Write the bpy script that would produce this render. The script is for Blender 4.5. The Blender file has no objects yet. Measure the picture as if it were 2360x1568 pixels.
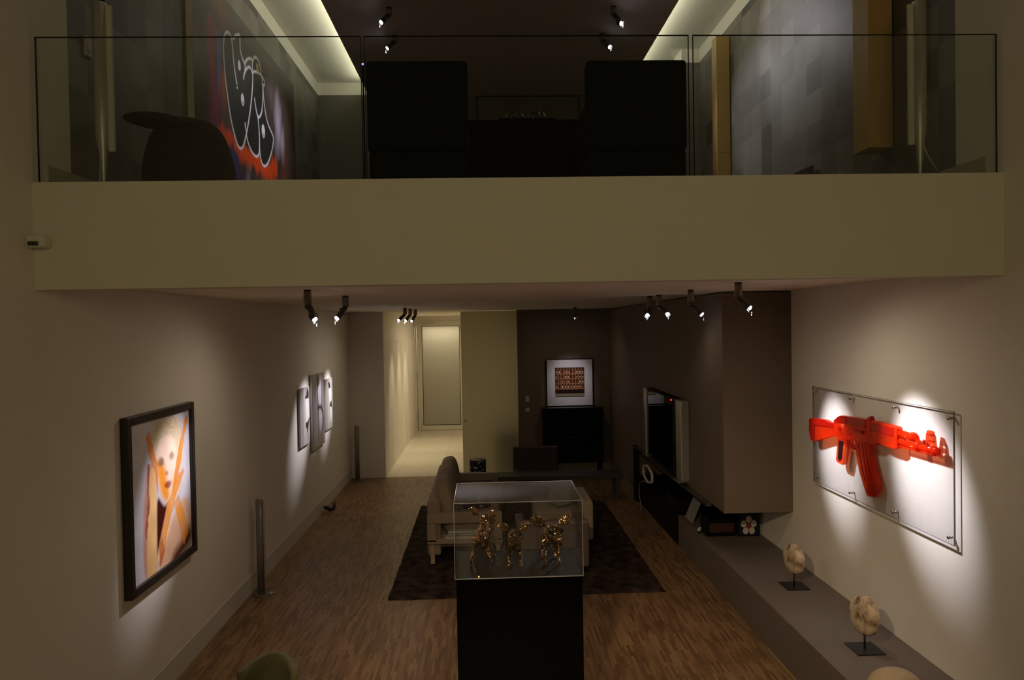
import bpy, bmesh, math, random
import numpy as np
from mathutils import Vector, Matrix
random.seed(7); np.random.seed(7)
PI = math.pi
SC = bpy.context.scene
COL = SC.collection

# ------------------------------------------------------------------ camera
F_PX = 1708.0
YAW, PITCH, ROLL = .0366, .0188, .0175
def cam_axes():
    cy, sy = math.cos(YAW), math.sin(YAW)
    f = Vector((sy*math.cos(PITCH), cy*math.cos(PITCH), -math.sin(PITCH)))
    r = Vector((cy, -sy, 0)); u = r.cross(f)
    c, s = math.cos(ROLL), math.sin(ROLL)
    return c*r - s*u, s*r + c*u, f
cd = bpy.data.cameras.new('camera'); cam = bpy.data.objects.new('camera', cd); COL.objects.link(cam)
r_, u_, f_ = cam_axes()
M = Matrix.Identity(4)
for i in range(3):
    M[i][0], M[i][1], M[i][2] = r_[i], u_[i], -f_[i]
M.translation = Vector((0, 0, 2.9)); 
cam.matrix_world = M
cd.sensor_fit = 'HORIZONTAL'; cd.sensor_width = 36; cd.lens = 36*F_PX/2360
cd.clip_start = .05; cd.clip_end = 100
SC.camera = cam

# ------------------------------------------------------------------ world, exposure, room lights
SC.view_settings.view_transform = 'Standard'; SC.view_settings.look = 'None'
SC.view_settings.gamma = 1; SC.view_settings.exposure = 0; SC.view_settings.use_curve_mapping = False
try:
    SC.cycles.use_denoising = True
    SC.cycles.max_bounces = 10; SC.cycles.diffuse_bounces = 6; SC.cycles.transparent_max_bounces = 24
    SC.cycles.transmission_bounces = 12
    SC.cycles.sample_clamp_indirect = 4.0
except Exception:
    pass
W = bpy.data.worlds.new('world'); SC.world = W; W.use_nodes = True
W.node_tree.nodes['Background'].inputs[0].default_value = (1.0, .80, .44, 1)
W.node_tree.nodes['Background'].inputs[1].default_value = .019

def lamp(name, kind, loc, target, power, color=(1, 1, 1), parent=None, **kw):
    ld = bpy.data.lights.new(name, kind); ld.energy = power; ld.color = color
    for k, v in kw.items(): setattr(ld, k, v)
    o = bpy.data.objects.new(name, ld); COL.objects.link(o)
    o.location = loc
    d = Vector(target) - Vector(loc)
    o.rotation_euler = d.to_track_quat('-Z', 'Y').to_euler()
    if parent is not None:
        o.parent = parent; o.location = Vector(loc) - parent.location
    return o
WARM = (1, .80, .42)
# unseen fill lamps added for the light arriving from behind the camera
lamp('rear_fill_light', 'AREA', (.25, -1.3, 3.9), (.25, 4.4, 3.6), 31, WARM, shape='RECTANGLE', size=1.8, size_y=1.2)
lamp('floor_fill_spot', 'SPOT', (-.6, 1.2, 3.6), (1.0, 5.6, 0), 330, (1, .74, .45), spot_size=.95, spot_blend=.6, shadow_soft_size=.05)  # unseen spot added to brighten the near floor and its bounce
# cove strips lying on the edges of the dropped upper ceiling
COVE = (1, .95, .70)
lamp('cove_light', 'AREA', (-1.84, 8.5, 6.745), (-2.3, 8.5, 6.95), 13, COVE, shape='RECTANGLE', size=.03, size_y=7.0).rotation_euler = (0, math.radians(180-55), 0)
lamp('cove_light', 'AREA', (2.37, 8.5, 6.745), (2.8, 8.5, 6.95), 11, COVE, shape='RECTANGLE', size=.03, size_y=7.0).rotation_euler = (0, math.radians(180+55), 0)
# hall: downlights along the panelled wall, backlight behind the frosted door
for k, yy in enumerate((15.7, 17.0, 18.3)):
    lamp('hall_downlight', 'SPOT', (-1.52, yy, 3.17), (-1.62, yy, 0), 100, (1, .85, .55), spot_size=1.0, spot_blend=1.0, shadow_soft_size=.04)
lamp('hall_light', 'AREA', (-.5, 18.2, 3.15), (-.5, 18.2, 0), 28, (1, .86, .58), shape='RECTANGLE', size=1.4, size_y=3.0)
lamp('porch_light', 'AREA', (-1.2, 21.25, 2.93), (-1.2, 21.05, 1.6), 6, (1, .88, .66), shape='RECTANGLE', size=1.2, size_y=.15)

# ------------------------------------------------------------------ materials
def lin(c):
    c = c/255.0
    return c/12.92 if c <= .04045 else ((c+.055)/1.055)**2.4
def S(r, g, b): return (lin(r), lin(g), lin(b), 1)
def L(r, g, b): return (r, g, b, 1)
def newmat(name):
    m = bpy.data.materials.new(name); m.use_nodes = True
    nt = m.node_tree; b = nt.nodes['Principled BSDF']
    return m, nt, b
def mat(name, col, rough=.6, metal=0, spec=.5, noise=0, scale=8, bump=0, bscale=60, coat=0, sheen=0):
    m, nt, b = newmat(name)
    b.inputs['Base Color'].default_value = col; b.inputs['Roughness'].default_value = rough
    b.inputs['Metallic'].default_value = metal; b.inputs['Specular IOR Level'].default_value = spec
    b.inputs['Coat Weight'].default_value = coat; b.inputs['Sheen Weight'].default_value = sheen
    tc = nt.nodes.new('ShaderNodeTexCoord')
    n = nt.nodes.new('ShaderNodeTexNoise'); n.inputs['Scale'].default_value = scale; n.inputs['Detail'].default_value = 4
    nt.links.new(tc.outputs['Object'], n.inputs['Vector'])
    mx = nt.nodes.new('ShaderNodeMix'); mx.data_type = 'RGBA'
    k = max(noise, .03)
    mx.inputs[6].default_value = (col[0]*(1-k), col[1]*(1-k), col[2]*(1-k), 1)
    mx.inputs[7].default_value = (min(1, col[0]*(1+k)), min(1, col[1]*(1+k)), min(1, col[2]*(1+k)), 1)
    nt.links.new(n.outputs['Fac'], mx.inputs[0]); nt.links.new(mx.outputs[2], b.inputs['Base Color'])
    if bump:
        n2 = nt.nodes.new('ShaderNodeTexNoise'); n2.inputs['Scale'].default_value = bscale
        nt.links.new(tc.outputs['Object'], n2.inputs['Vector'])
        bp = nt.nodes.new('ShaderNodeBump'); bp.inputs['Strength'].default_value = bump; bp.inputs['Distance'].default_value = .01
        nt.links.new(n2.outputs['Fac'], bp.inputs['Height']); nt.links.new(bp.outputs[0], b.inputs['Normal'])
    return m
def emis(name, col, s):
    m, nt, b = newmat(name)
    b.inputs['Emission Color'].default_value = col; b.inputs['Emission Strength'].default_value = s
    return m
def clear(name, tint, gloss=1.0, rough=.0, haze=0):
    """thin clear sheet: straight-through light plus fresnel reflection"""
    m = bpy.data.materials.new(name); m.use_nodes = True; nt = m.node_tree; nt.nodes.clear()
    out = nt.nodes.new('ShaderNodeOutputMaterial'); t = nt.nodes.new('ShaderNodeBsdfTransparent')
    t.inputs[0].default_value = tint
    g = nt.nodes.new('ShaderNodeBsdfGlossy'); g.inputs['Roughness'].default_value = rough; g.inputs[0].default_value = (gloss, gloss, gloss, 1)
    fr = nt.nodes.new('ShaderNodeFresnel')
    ge = nt.nodes.new('ShaderNodeNewGeometry'); mr = nt.nodes.new('ShaderNodeMapRange')   # same reflectance from both sides of the sheet
    mr.inputs[3].default_value = 1.45; mr.inputs[4].default_value = 1/1.45
    nt.links.new(ge.outputs['Backfacing'], mr.inputs[0]); nt.links.new(mr.outputs[0], fr.inputs[0])
    mx = nt.nodes.new('ShaderNodeMixShader')
    nt.links.new(fr.outputs[0], mx.inputs[0]); nt.links.new(t.outputs[0], mx.inputs[1]); nt.links.new(g.outputs[0], mx.inputs[2])
    last = mx
    if haze:
        d = nt.nodes.new('ShaderNodeBsdfDiffuse'); d.inputs[0].default_value = (.8, .8, .8, 1)
        m2 = nt.nodes.new('ShaderNodeMixShader'); m2.inputs[0].default_value = haze
        nt.links.new(mx.outputs[0], m2.inputs[1]); nt.links.new(d.outputs[0], m2.inputs[2]); last = m2
    nt.links.new(last.outputs[0], out.inputs[0])
    return m
def resin(name, tint, col, k):
    m = bpy.data.materials.new(name); m.use_nodes = True; nt = m.node_tree
    b = nt.nodes['Principled BSDF']; out = nt.nodes['Material Output']
    b.inputs['Base Color'].default_value = col; b.inputs['Roughness'].default_value = .12
    tc = nt.nodes.new('ShaderNodeTexCoord'); n = nt.nodes.new('ShaderNodeTexNoise'); n.inputs['Scale'].default_value = 14
    nt.links.new(tc.outputs['Object'], n.inputs['Vector'])
    bp = nt.nodes.new('ShaderNodeBump'); bp.inputs['Strength'].default_value = .25; bp.inputs['Distance'].default_value = .01
    nt.links.new(n.outputs['Fac'], bp.inputs['Height']); nt.links.new(bp.outputs[0], b.inputs['Normal'])
    t = nt.nodes.new('ShaderNodeBsdfTransparent'); t.inputs[0].default_value = tint
    mx = nt.nodes.new('ShaderNodeMixShader'); mx.inputs[0].default_value = k
    nt.links.new(t.outputs[0], mx.inputs[1]); nt.links.new(b.outputs[0], mx.inputs[2]); nt.links.new(mx.outputs[0], out.inputs[0])
    return m
def frosted(name, col, t=.8, rough=.5):
    m = bpy.data.materials.new(name); m.use_nodes = True; nt = m.node_tree
    b = nt.nodes['Principled BSDF']; out = nt.nodes['Material Output']
    b.inputs['Base Color'].default_value = col; b.inputs['Roughness'].default_value = .15
    tl = nt.nodes.new('ShaderNodeBsdfTranslucent'); tl.inputs[0].default_value = col
    mx = nt.nodes.new('ShaderNodeMixShader'); mx.inputs[0].default_value = t
    nt.links.new(b.outputs[0], mx.inputs[1]); nt.links.new(tl.outputs[0], mx.inputs[2]); nt.links.new(mx.outputs[0], out.inputs[0])
    return m
def vcol(name, rough=.6, spec=.3, coat=0):
    m, nt, b = newmat(name)
    a = nt.nodes.new('ShaderNodeAttribute'); a.attribute_name = 'Col'
    nt.links.new(a.outputs['Color'], b.inputs['Base Color'])
    b.inputs['Roughness'].default_value = rough; b.inputs['Specular IOR Level'].default_value = spec
    b.inputs['Coat Weight'].default_value = coat
    return m

M_WALL = mat('white_paint', L(.76, .72, .65), .75, noise=.02, scale=3, spec=.2)
M_FASCIA = mat('cream_paint', L(.72, .70, .60), .8, noise=.02, scale=2, spec=.15)
M_BASEB = mat('baseboard_paint', L(.60, .57, .50), .5)
M_BROWN = mat('brown_paint', L(.155, .118, .085), .6, noise=.05, scale=3, spec=.25)
M_TAUPE = mat('taupe_plinth', L(.165, .135, .115), .6, noise=.05, scale=4, spec=.3)
M_BLACK = mat('black_lacquer', L(.0012, .0012, .0018), .25, spec=.18)
M_BLACKM = mat('matt_black', L(.003, .003, .003), .6, spec=.12)
M_STEEL = mat('brushed_steel', L(.55, .54, .52), .32, metal=1)
M_CHROME = mat('chrome', L(.75, .74, .72), .12, metal=1)
M_ALU = mat('aluminium', L(.62, .61, .58), .28, metal=.85)
M_CREAMB = mat('cornice_paint', L(.78, .76, .68), .7)

def mat_parquet():
    m, nt, b = newmat('strip_parquet')
    N = nt.nodes.new; Lk = nt.links.new
    tc = N('ShaderNodeTexCoord'); mp = N('ShaderNodeMapping'); mp.inputs['Rotation'].default_value = (0, 0, PI/2)
    Lk(tc.outputs['Object'], mp.inputs['Vector'])
    br = N('ShaderNodeTexBrick'); br.inputs['Scale'].default_value = 1; br.inputs['Brick Width'].default_value = .22; br.inputs['Row Height'].default_value = .024
    br.inputs['Mortar Size'].default_value = .0006; br.offset = .37; br.inputs['Mortar Smooth'].default_value = .3
    br.inputs['Color1'].default_value = (.42, .25, .12, 1); br.inputs['Color2'].default_value = (.20, .11, .048, 1); br.inputs['Mortar'].default_value = (.09, .05, .025, 1)
    Lk(mp.outputs[0], br.inputs['Vector'])
    n = N('ShaderNodeTexNoise'); n.inputs['Scale'].default_value = 1.3; Lk(tc.outputs['Object'], n.inputs['Vector'])
    mx = N('ShaderNodeMix'); mx.data_type = 'RGBA'; mx.blend_type = 'MULTIPLY'; mx.inputs[0].default_value = .5
    Lk(br.outputs['Color'], mx.inputs[6]); Lk(n.outputs['Fac'], mx.inputs[7])
    gm = N('ShaderNodeGamma'); gm.inputs[1].default_value = 1.0
    Lk(mx.outputs[2], gm.inputs[0]); Lk(gm.outputs[0], b.inputs['Base Color'])
    b.inputs['Roughness'].default_value = .42; b.inputs['Specular IOR Level'].default_value = .35
    return m
M_PARQ = mat_parquet()
def mat_hallfloor():
    m, nt, b = newmat('pale_stone_tiles')
    N = nt.nodes.new; Lk = nt.links.new
    tc = N('ShaderNodeTexCoord'); br = N('ShaderNodeTexBrick'); br.inputs['Scale'].default_value = 1; br.inputs['Brick Width'].default_value = .9; br.inputs['Row Height'].default_value = .9
    br.offset = 0; br.inputs['Mortar Size'].default_value = .004
    br.inputs['Color1'].default_value = (.62, .56, .45, 1); br.inputs['Color2'].default_value = (.58, .52, .42, 1); br.inputs['Mortar'].default_value = (.35, .31, .25, 1)
    Lk(tc.outputs['Object'], br.inputs['Vector']); Lk(br.outputs['Color'], b.inputs['Base Color'])
    b.inputs['Roughness'].default_value = .4
    return m
M_HALLF = mat_hallfloor()
def mat_silk():
    """dark grey wall covering laid in squares of randomly differing grey"""
    m, nt, b = newmat('grey_silk_squares')
    N = nt.nodes.new; Lk = nt.links.new
    tc = N('ShaderNodeTexCoord'); sp = N('ShaderNodeSeparateXYZ'); Lk(tc.outputs['Object'], sp.inputs[0])
    cells = []
    for ax, size in ((1, .30), (2, .30)):
        d = N('ShaderNodeMath'); d.operation = 'DIVIDE'; d.inputs[1].default_value = size; Lk(sp.outputs[ax], d.inputs[0])
        fl = N('ShaderNodeMath'); fl.operation = 'FLOOR'; Lk(d.outputs[0], fl.inputs[0]); cells.append(fl)
    cb = N('ShaderNodeCombineXYZ'); Lk(cells[0].outputs[0], cb.inputs[0]); Lk(cells[1].outputs[0], cb.inputs[1])
    wn = N('ShaderNodeTexWhiteNoise'); Lk(cb.outputs[0], wn.inputs['Vector'])
    n = N('ShaderNodeTexNoise'); n.inputs['Scale'].default_value = 3.0; n.inputs['Detail'].default_value = 5; Lk(tc.outputs['Object'], n.inputs['Vector'])
    a = N('ShaderNodeMath'); a.operation = 'MULTIPLY_ADD'; a.inputs[1].default_value = .60; Lk(wn.outputs['Value'], a.inputs[0])
    a2 = N('ShaderNodeMath'); a2.operation = 'MULTIPLY'; a2.inputs[1].default_value = .55; Lk(n.outputs['Fac'], a2.inputs[0]); Lk(a2.outputs[0], a.inputs[2])
    rp = N('ShaderNodeValToRGB'); rp.color_ramp.elements[0].color = (.075, .071, .062, 1); rp.color_ramp.elements[1].color = (.245, .23, .205, 1)  # grey tone varies per square in the base colour
    rp.color_ramp.elements[0].position = .15; rp.color_ramp.elements[1].position = .85
    Lk(a.outputs[0], rp.inputs[0]); Lk(rp.outputs[0], b.inputs['Base Color'])
    b.inputs['Roughness'].default_value = .5; b.inputs['Specular IOR Level'].default_value = .4
    return m
M_SILK = mat_silk()
M_UFLOOR = mat('dark_upper_floor', L(.10, .08, .06), .5)
M_DARKCEIL = mat('taupe_ceiling_paint', L(.55, .46, .38), .7)

# ------------------------------------------------------------------ mesh helpers
def empty(name, loc, label, cat, group=None):
    o = bpy.data.objects.new(name, None); COL.objects.link(o); o.location = loc
    o.empty_display_size = .1
    o['label'] = label; o['category'] = cat
    if group: o['group'] = group
    return o
def tag(o, label, cat, group=None, kind=None):
    o['label'] = label; o['category'] = cat
    if group: o['group'] = group
    if kind: o['kind'] = kind
    return o
def root_loc(p):
    v = Vector((0, 0, 0))
    while p is not None:
        v += p.location; p = p.parent
    return v
def link(name, me, mats, parent=None, smooth=False, origin=None):
    """mesh given in world coordinates; stored relative to its parent (or to its own origin)"""
    if not isinstance(mats, (list, tuple)): mats = [mats]
    for mm in mats: me.materials.append(mm)
    off = root_loc(parent) if parent is not None else (Vector(origin) if origin is not None else Vector((0, 0, 0)))
    me.transform(Matrix.Translation(-off))
    if smooth:
        me.polygons.foreach_set('use_smooth', [True]*len(me.polygons))
    me.update()
    o = bpy.data.objects.new(name, me); COL.objects.link(o)
    if parent is not None: o.parent = parent
    elif origin is not None: o.location = origin
    return o
def finish(name, bm, mats, parent=None, smooth=False, origin=None):
    bmesh.ops.recalc_face_normals(bm, faces=bm.faces)
    me = bpy.data.meshes.new(name); bm.to_mesh(me); bm.free()
    return link(name, me, mats, parent, smooth, origin)
def B(bm, x0, x1, y0, y1, z0, z1, mi=0, bev=0, seg=2):
    vs = [bm.verts.new((x, y, z)) for x in (x0, x1) for y in (y0, y1) for z in (z0, z1)]
    fs = []
    for q in ((0, 1, 3, 2), (4, 6, 7, 5), (0, 4, 5, 1), (2, 3, 7, 6), (0, 2, 6, 4), (1, 5, 7, 3)):
        f = bm.faces.new([vs[i] for i in q]); f.material_index = mi; fs.append(f)
    if bev:
        es = list({e for f in fs for e in f.edges})
        r = bmesh.ops.bevel(bm, geom=es, offset=bev, segments=seg, profile=.5, affect='EDGES')
        for f in r['faces']: f.material_index = mi
    return vs
def box(name, x0, x1, y0, y1, z0, z1, m, parent=None, bev=0, seg=2, origin=None):
    bm = bmesh.new(); B(bm, x0, x1, y0, y1, z0, z1, 0, bev, seg)
    return finish(name, bm, m, parent, smooth=False, origin=origin)
def cushion(name, c, size, m, parent=None, rot=(0, 0, 0), p=3.2, origin=None, n=14):
    """soft superellipsoid pillow"""
    bm = bmesh.new(); bmesh.ops.create_cube(bm, size=2)
    bmesh.ops.subdivide_edges(bm, edges=bm.edges[:], cuts=n, use_grid_fill=True)
    R = Matrix.Rotation(rot[2], 3, 'Z') @ Matrix.Rotation(rot[1], 3, 'Y') @ Matrix.Rotation(rot[0], 3, 'X')
    for v in bm.verts:
        x, y, z = v.co
        l = (abs(x)**p + abs(y)**p + abs(z)**p)**(1/p)
        v.co = Vector((x/l*size[0]/2, y/l*size[1]/2, z/l*size[2]/2))
        v.co = R @ v.co + Vector(c)
    return finish(name, bm, m, parent, smooth=True, origin=origin)
def frame_of(d):
    d = d.normalized(); up = Vector((0, 0, 1)) if abs(d.z) < .9 else Vector((1, 0, 0))
    a = d.cross(up).normalized(); b = d.cross(a).normalized()
    return a, b
def tube(bm, pts, r, n=12, caps=True, mi=0, closed=False, inner=None):
    pts = [Vector(p) for p in pts]
    rr = r if isinstance(r, (list, tuple)) else [r]*len(pts)
    rings = []
    a = b = None
    m = len(pts)
    for i, p in enumerate(pts):
        if closed: d = pts[(i+1) % m]-pts[i-1]
        else: d = pts[min(i+1, m-1)]-pts[max(i-1, 0)]
        d.normalize()
        if a is None: a, b = frame_of(d)
        else:
            a = (a - d*a.dot(d)).normalized(); b = d.cross(a).normalized()
        rings.append([bm.verts.new(p + rr[i]*(math.cos(t)*a + math.sin(t)*b)) for t in [2*PI*k/n for k in range(n)]])
    rng = range(m) if closed else range(m-1)
    for i in rng:
        A, C = rings[i], rings[(i+1) % m]
        for k in range(n):
            f = bm.faces.new((A[k], A[(k+1) % n], C[(k+1) % n], C[k])); f.material_index = mi
    if caps and not closed:
        f = bm.faces.new(rings[0][::-1]); f.material_index = mi; f = bm.faces.new(rings[-1]); f.material_index = mi
def lathe(name, prof, c, m, parent=None, n=32, smooth=True, origin=None, squash=None):
    """prof: (radius, z) from bottom to top"""
    bm = bmesh.new(); rings = []
    for r, z in prof:
        rings.append([bm.verts.new((c[0]+r*math.cos(2*PI*k/n), c[1]+r*math.sin(2*PI*k/n), c[2]+z)) for k in range(n)])
    for A, C in zip(rings, rings[1:]):
        for k in range(n): bm.faces.new((A[k], A[(k+1) % n], C[(k+1) % n], C[k]))
    if prof[0][0] > 1e-4: bm.faces.new(rings[0][::-1])
    if prof[-1][0] > 1e-4: bm.faces.new(rings[-1])
    bmesh.ops.remove_doubles(bm, verts=bm.verts, dist=1e-5)
    return finish(name, bm, m, parent, smooth, origin)
def extr(bm, pts2, x0, x1, mi=0, bev=0):
    """polygon in (y, z) extruded along x"""
    A = [bm.verts.new((x0, y, z)) for y, z in pts2]; C = [bm.verts.new((x1, y, z)) for y, z in pts2]
    n = len(pts2); fs = [bm.faces.new(A), bm.faces.new(C[::-1])]
    for i in range(n): fs.append(bm.faces.new((A[i], C[i], C[(i+1) % n], A[(i+1) % n])))
    for f in fs: f.material_index = mi
    if bev:
        bmesh.ops.bevel(bm, geom=list(fs[0].edges)+list(fs[1].edges), offset=bev, segments=2, profile=.5, affect='EDGES', clamp_overlap=True)
def grid_panel(name, origin, ux, uy, w, h, nx, ny, fn, m, parent=None, objorigin=None):
    """flat picture surface; fn(U, V) -> linear rgb arrays, U and V in 0..1"""
    O, UX, UY = Vector(origin), Vector(ux), Vector(uy)
    us = np.linspace(0, 1, nx+1); vs = np.linspace(0, 1, ny+1)
    U, V = np.meshgrid(us, vs)
    co = (np.array(O)[None, None, :] + U[..., None]*w*np.array(UX) + V[..., None]*h*np.array(UY)).reshape(-1, 3)
    idx = np.arange((nx+1)*(ny+1)).reshape(ny+1, nx+1)
    fa = np.stack([idx[:-1, :-1], idx[:-1, 1:], idx[1:, 1:], idx[1:, :-1]], -1).reshape(-1, 4)
    me = bpy.data.meshes.new(name); me.from_pydata(co.tolist(), [], fa.tolist())
    rgb = fn(U, V).reshape(-1, 3)
    at = me.color_attributes.new('Col', 'FLOAT_COLOR', 'POINT')
    arr = np.ones((len(co), 4), np.float32); arr[:, :3] = rgb
    at.data.foreach_set('color', arr.ravel())
    return link(name, me, m, parent, origin=objorigin)
# painting tools on arrays
def srgb(r, g, b): return np.array([lin(r), lin(g), lin(b)])
def dseg(U, V, pts, closed=False):
    d = np.full(U.shape, 1e9); P = list(pts) + ([pts[0]] if closed else [])
    for (x0, y0), (x1, y1) in zip(P, P[1:]):
        dx, dy = x1-x0, y1-y0; t = np.clip(((U-x0)*dx+(V-y0)*dy)/(dx*dx+dy*dy+1e-12), 0, 1)
        d = np.minimum(d, np.hypot(U-x0-t*dx, V-y0-t*dy))
    return d
def inside(U, V, pts):
    r = np.zeros(U.shape, bool); n = len(pts)
    for i in range(n):
        x0, y0 = pts[i]; x1, y1 = pts[(i+1) % n]
        c = ((y0 > V) != (y1 > V)) & (U < (x1-x0)*(V-y0)/((y1-y0)+1e-12)+x0)
        r ^= c
    return r
def spl(pts, k=6, closed=False):
    P = [np.array(p, float) for p in pts]; n = len(P); out = []
    rng = range(n) if closed else range(n-1)
    for i in rng:
        p0 = P[(i-1) % n] if closed or i > 0 else P[0]; p1 = P[i]; p2 = P[(i+1) % n]; p3 = P[(i+2) % n] if closed or i+2 < n else P[-1]
        for j in range(k):
            t = j/k
            out.append(tuple(.5*((2*p1)+(-p0+p2)*t+(2*p0-5*p1+4*p2-p3)*t*t+(-p0+3*p1-3*p2+p3)*t**3)))
    if not closed: out.append(tuple(P[-1]))
    return out
def over(img, a, col):
    a = np.clip(a, 0, 1)[..., None]; return img*(1-a)+np.array(col)*a
def soft(d, w, e): return np.clip((w-d)/e+.5, 0, 1)
def fillp(img, U, V, pts, col, e=.01, k=6, smooth=True, alpha=1):
    q = spl(pts, k, True) if smooth else pts
    d = dseg(U, V, q, True); s = np.where(inside(U, V, q), d, -d)
    return over(img, np.clip(s/e+.5, 0, 1)*alpha, col)
def vnoise(U, V, s, seed=0):
    rs = np.random.RandomState(seed); g = rs.rand(64, 64)
    x = (U*s) % 63; y = (V*s) % 63; xi = np.floor(x).astype(int); yi = np.floor(y).astype(int); fx = x-xi; fy = y-yi
    fx = fx*fx*(3-2*fx); fy = fy*fy*(3-2*fy)
    return (g[yi, xi]*(1-fx)+g[yi, (xi+1) % 64]*fx)*(1-fy)+(g[(yi+1) % 64, xi]*(1-fx)+g[(yi+1) % 64, (xi+1) % 64]*fx)*fy

# ------------------------------------------------------------------ the setting
XL, R1, R2, HP, D = -2.63, 2.47, 3.20, .405, 4.45
ZC, ZB, ZM = 3.22, 3.16, 3.79        # lower ceiling, beam underside, mezzanine floor
YF = 14.7
UC, UB, UD = 6.90, 6.70, 6.68        # upper tray ceiling, foot of cornice, dropped ceiling underside
def struct(o): o['kind'] = 'structure'; return o
struct(box('floor', XL-.2, R2+.2, -3.5, 14.45, -.2, 0, M_PARQ))
struct(box('floor_hall', -2.3, .9, 14.45, 21.6, -.2, 0, M_HALLF))
bm = bmesh.new(); B(bm, XL-.2, XL, -3.5, 14.65, 0, ZC+.01); B(bm, XL-.2, XL, -3.5, 4.87, ZC+.01, 7.6)
struct(finish('wall_left', bm, M_WALL))
bm = bmesh.new(); B(bm, R2, R2+.2, -3.5, 14.9, 0, ZC+.01); B(bm, R2, R2+.2, -3.5, 4.91, ZC+.01, 7.6)
struct(finish('wall_right', bm, M_WALL))
# piece of wall beside the hall mouth, hall walls
bm = bmesh.new(); B(bm, XL, -1.97, 14.45, 14.65, 0, ZC)
struct(finish('wall_far', bm, M_WALL))
bm = bmesh.new()
B(bm, -2.17, -1.97, 14.65, 21.2, 0, 2.62)
B(bm, -2.17, -1.995, 14.65, 21.2, 2.62, ZC)
B(bm, .64, .84, 15.0, 21.2, 0, ZC)
struct(finish('wall_hall', bm, M_WALL))
bm = bmesh.new()
for yy in (15.6, 16.5, 17.4, 18.3, 19.2, 20.1):
    B(bm, -1.9705, -1.9695, yy, yy+.012, .01, 2.61)
struct(finish('trim_1', bm, mat('panel_joint', L(.12, .10, .06), .8)))
# hall end wall with door opening
bm = bmesh.new(); B(bm, -1.97, -1.93, 20.95, 21.1, 0, ZC); B(bm, -.55, .64, 20.95, 21.1, 0, ZC); B(bm, -1.93, -.55, 20.95, 21.1, 3.07, ZC)
struct(finish('wall_hall_end', bm, M_WALL))
struct(box('wall_porch', -2.0, .0, 21.5, 21.55, -.05, 3.3, M_WALL))
# mezzanine slab, beam and fascia
bm = bmesh.new(); B(bm, XL, R2, D+.14, 21.2, ZC, ZM-.005)
struct(finish('ceiling_lower', bm, mat('ceiling_paint', L(.86, .80, .70), .8, spec=.15)))
struct(box('wall_balcony', XL, R2, D, D+.14, ZB, ZM, M_FASCIA))
struct(box('floor_upper', XL, R2, D+.14, 12.35, ZM-.005, ZM, M_UFLOOR))
# far brown wall and the boxed-out brown volume over the plinth
bm = bmesh.new(); B(bm, .64, R2, YF, YF+.2, 0, ZC); struct(finish('wall_back', bm, M_BROWN))
bm = bmesh.new(); B(bm, R1, R2, 12.12, YF, 0, ZC-.012); B(bm, R1, R2, 7.63, 12.12, .90, ZC-.012)
struct(finish('wall_media', bm, M_BROWN))
struct(box('wall_niche', R2-.12, R2, 9.6, 12.12, HP, .90, M_BLACKM))
struct(box('trim_2', R1-.06, R1-.0, 8.07, 12.1, .868, .898, mat('dark_ledge', L(.05, .045, .04), .3)))
struct(box('trim_3', R1, R2, 1.0, 9.5, 0, HP, M_TAUPE, bev=.004, seg=1))
bm = bmesh.new(); B(bm, R1, R2, 9.5, 12.12, 0, HP); struct(finish('trim_4', bm, M_BLACKM))
bm = bmesh.new(); B(bm, R1-.012, R1, 12.14, YF, 0, .14); B(bm, .66, R1-.012, YF-.012, YF, 0, .14)
struct(finish('baseboard_right', bm, mat('taupe_baseboard', L(.22, .19, .15), .5)))
bm = bmesh.new(); B(bm, XL, XL+.008, -3.5, 14.45, 0, .20); struct(finish('baseboard_left', bm, M_BASEB))
bm = bmesh.new(); B(bm, XL+.008, -1.97, 14.438, 14.45, 0, .36); struct(finish('baseboard_far', bm, M_WALL))
# black cabinet end closing the niche
struct(box('trim_5', R1-.05, R1, 11.95, 12.14, 0, .90, M_BLACKM))
# upper room
bm = bmesh.new(); B(bm, XL-.2, XL, 4.87, 12.4, ZM, UB); struct(finish('wall_upper_left', bm, M_SILK))
bm = bmesh.new(); B(bm, R2, R2+.2, 4.91, 10.78, ZM, UB); B(bm, 2.94, R2+.2, 10.78, 11.2, ZM, UB); B(bm, R2+.02, R2+.2, 11.2, 12.4, ZM, UB)
struct(finish('wall_upper_right', bm, M_SILK))
struct(box('wall_upper_back', XL, R2, 12.2, 12.4, ZM, UB, mat('grey_back_wall', L(.14, .135, .11), .7, noise=.05)))
bm = bmesh.new()
B(bm, XL-.2, XL, 4.6, 12.4, UB, UC+.02); B(bm, XL, R2, 12.2, 12.4, UB, UC+.02)
B(bm, R2, R2+.2, 4.6, 10.78, UB, UC+.02); B(bm, 2.94, R2+.2, 10.78, 11.2, UB, UC+.02)
struct(finish('trim_6', bm, M_CREAMB))
struct(box('ceiling_upper', XL-.2, R2+.2, 4.5, 12.4, UC, UC+.1, M_CREAMB))
bm = bmesh.new(); B(bm, -1.81, 2.34, 4.6, 12.2, UD, UD+.04)
struct(finish('ceiling_dropped', bm, M_DARKCEIL))
bm = bmesh.new(); B(bm, XL, XL+.012, 4.6, 12.2, ZM, 3.925); B(bm, R2-.012, R2, 4.6, 10.78, ZM, 3.925)
struct(finish('baseboard_upper', bm, mat('upper_baseboard', L(.45, .42, .33), .5)))

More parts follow.
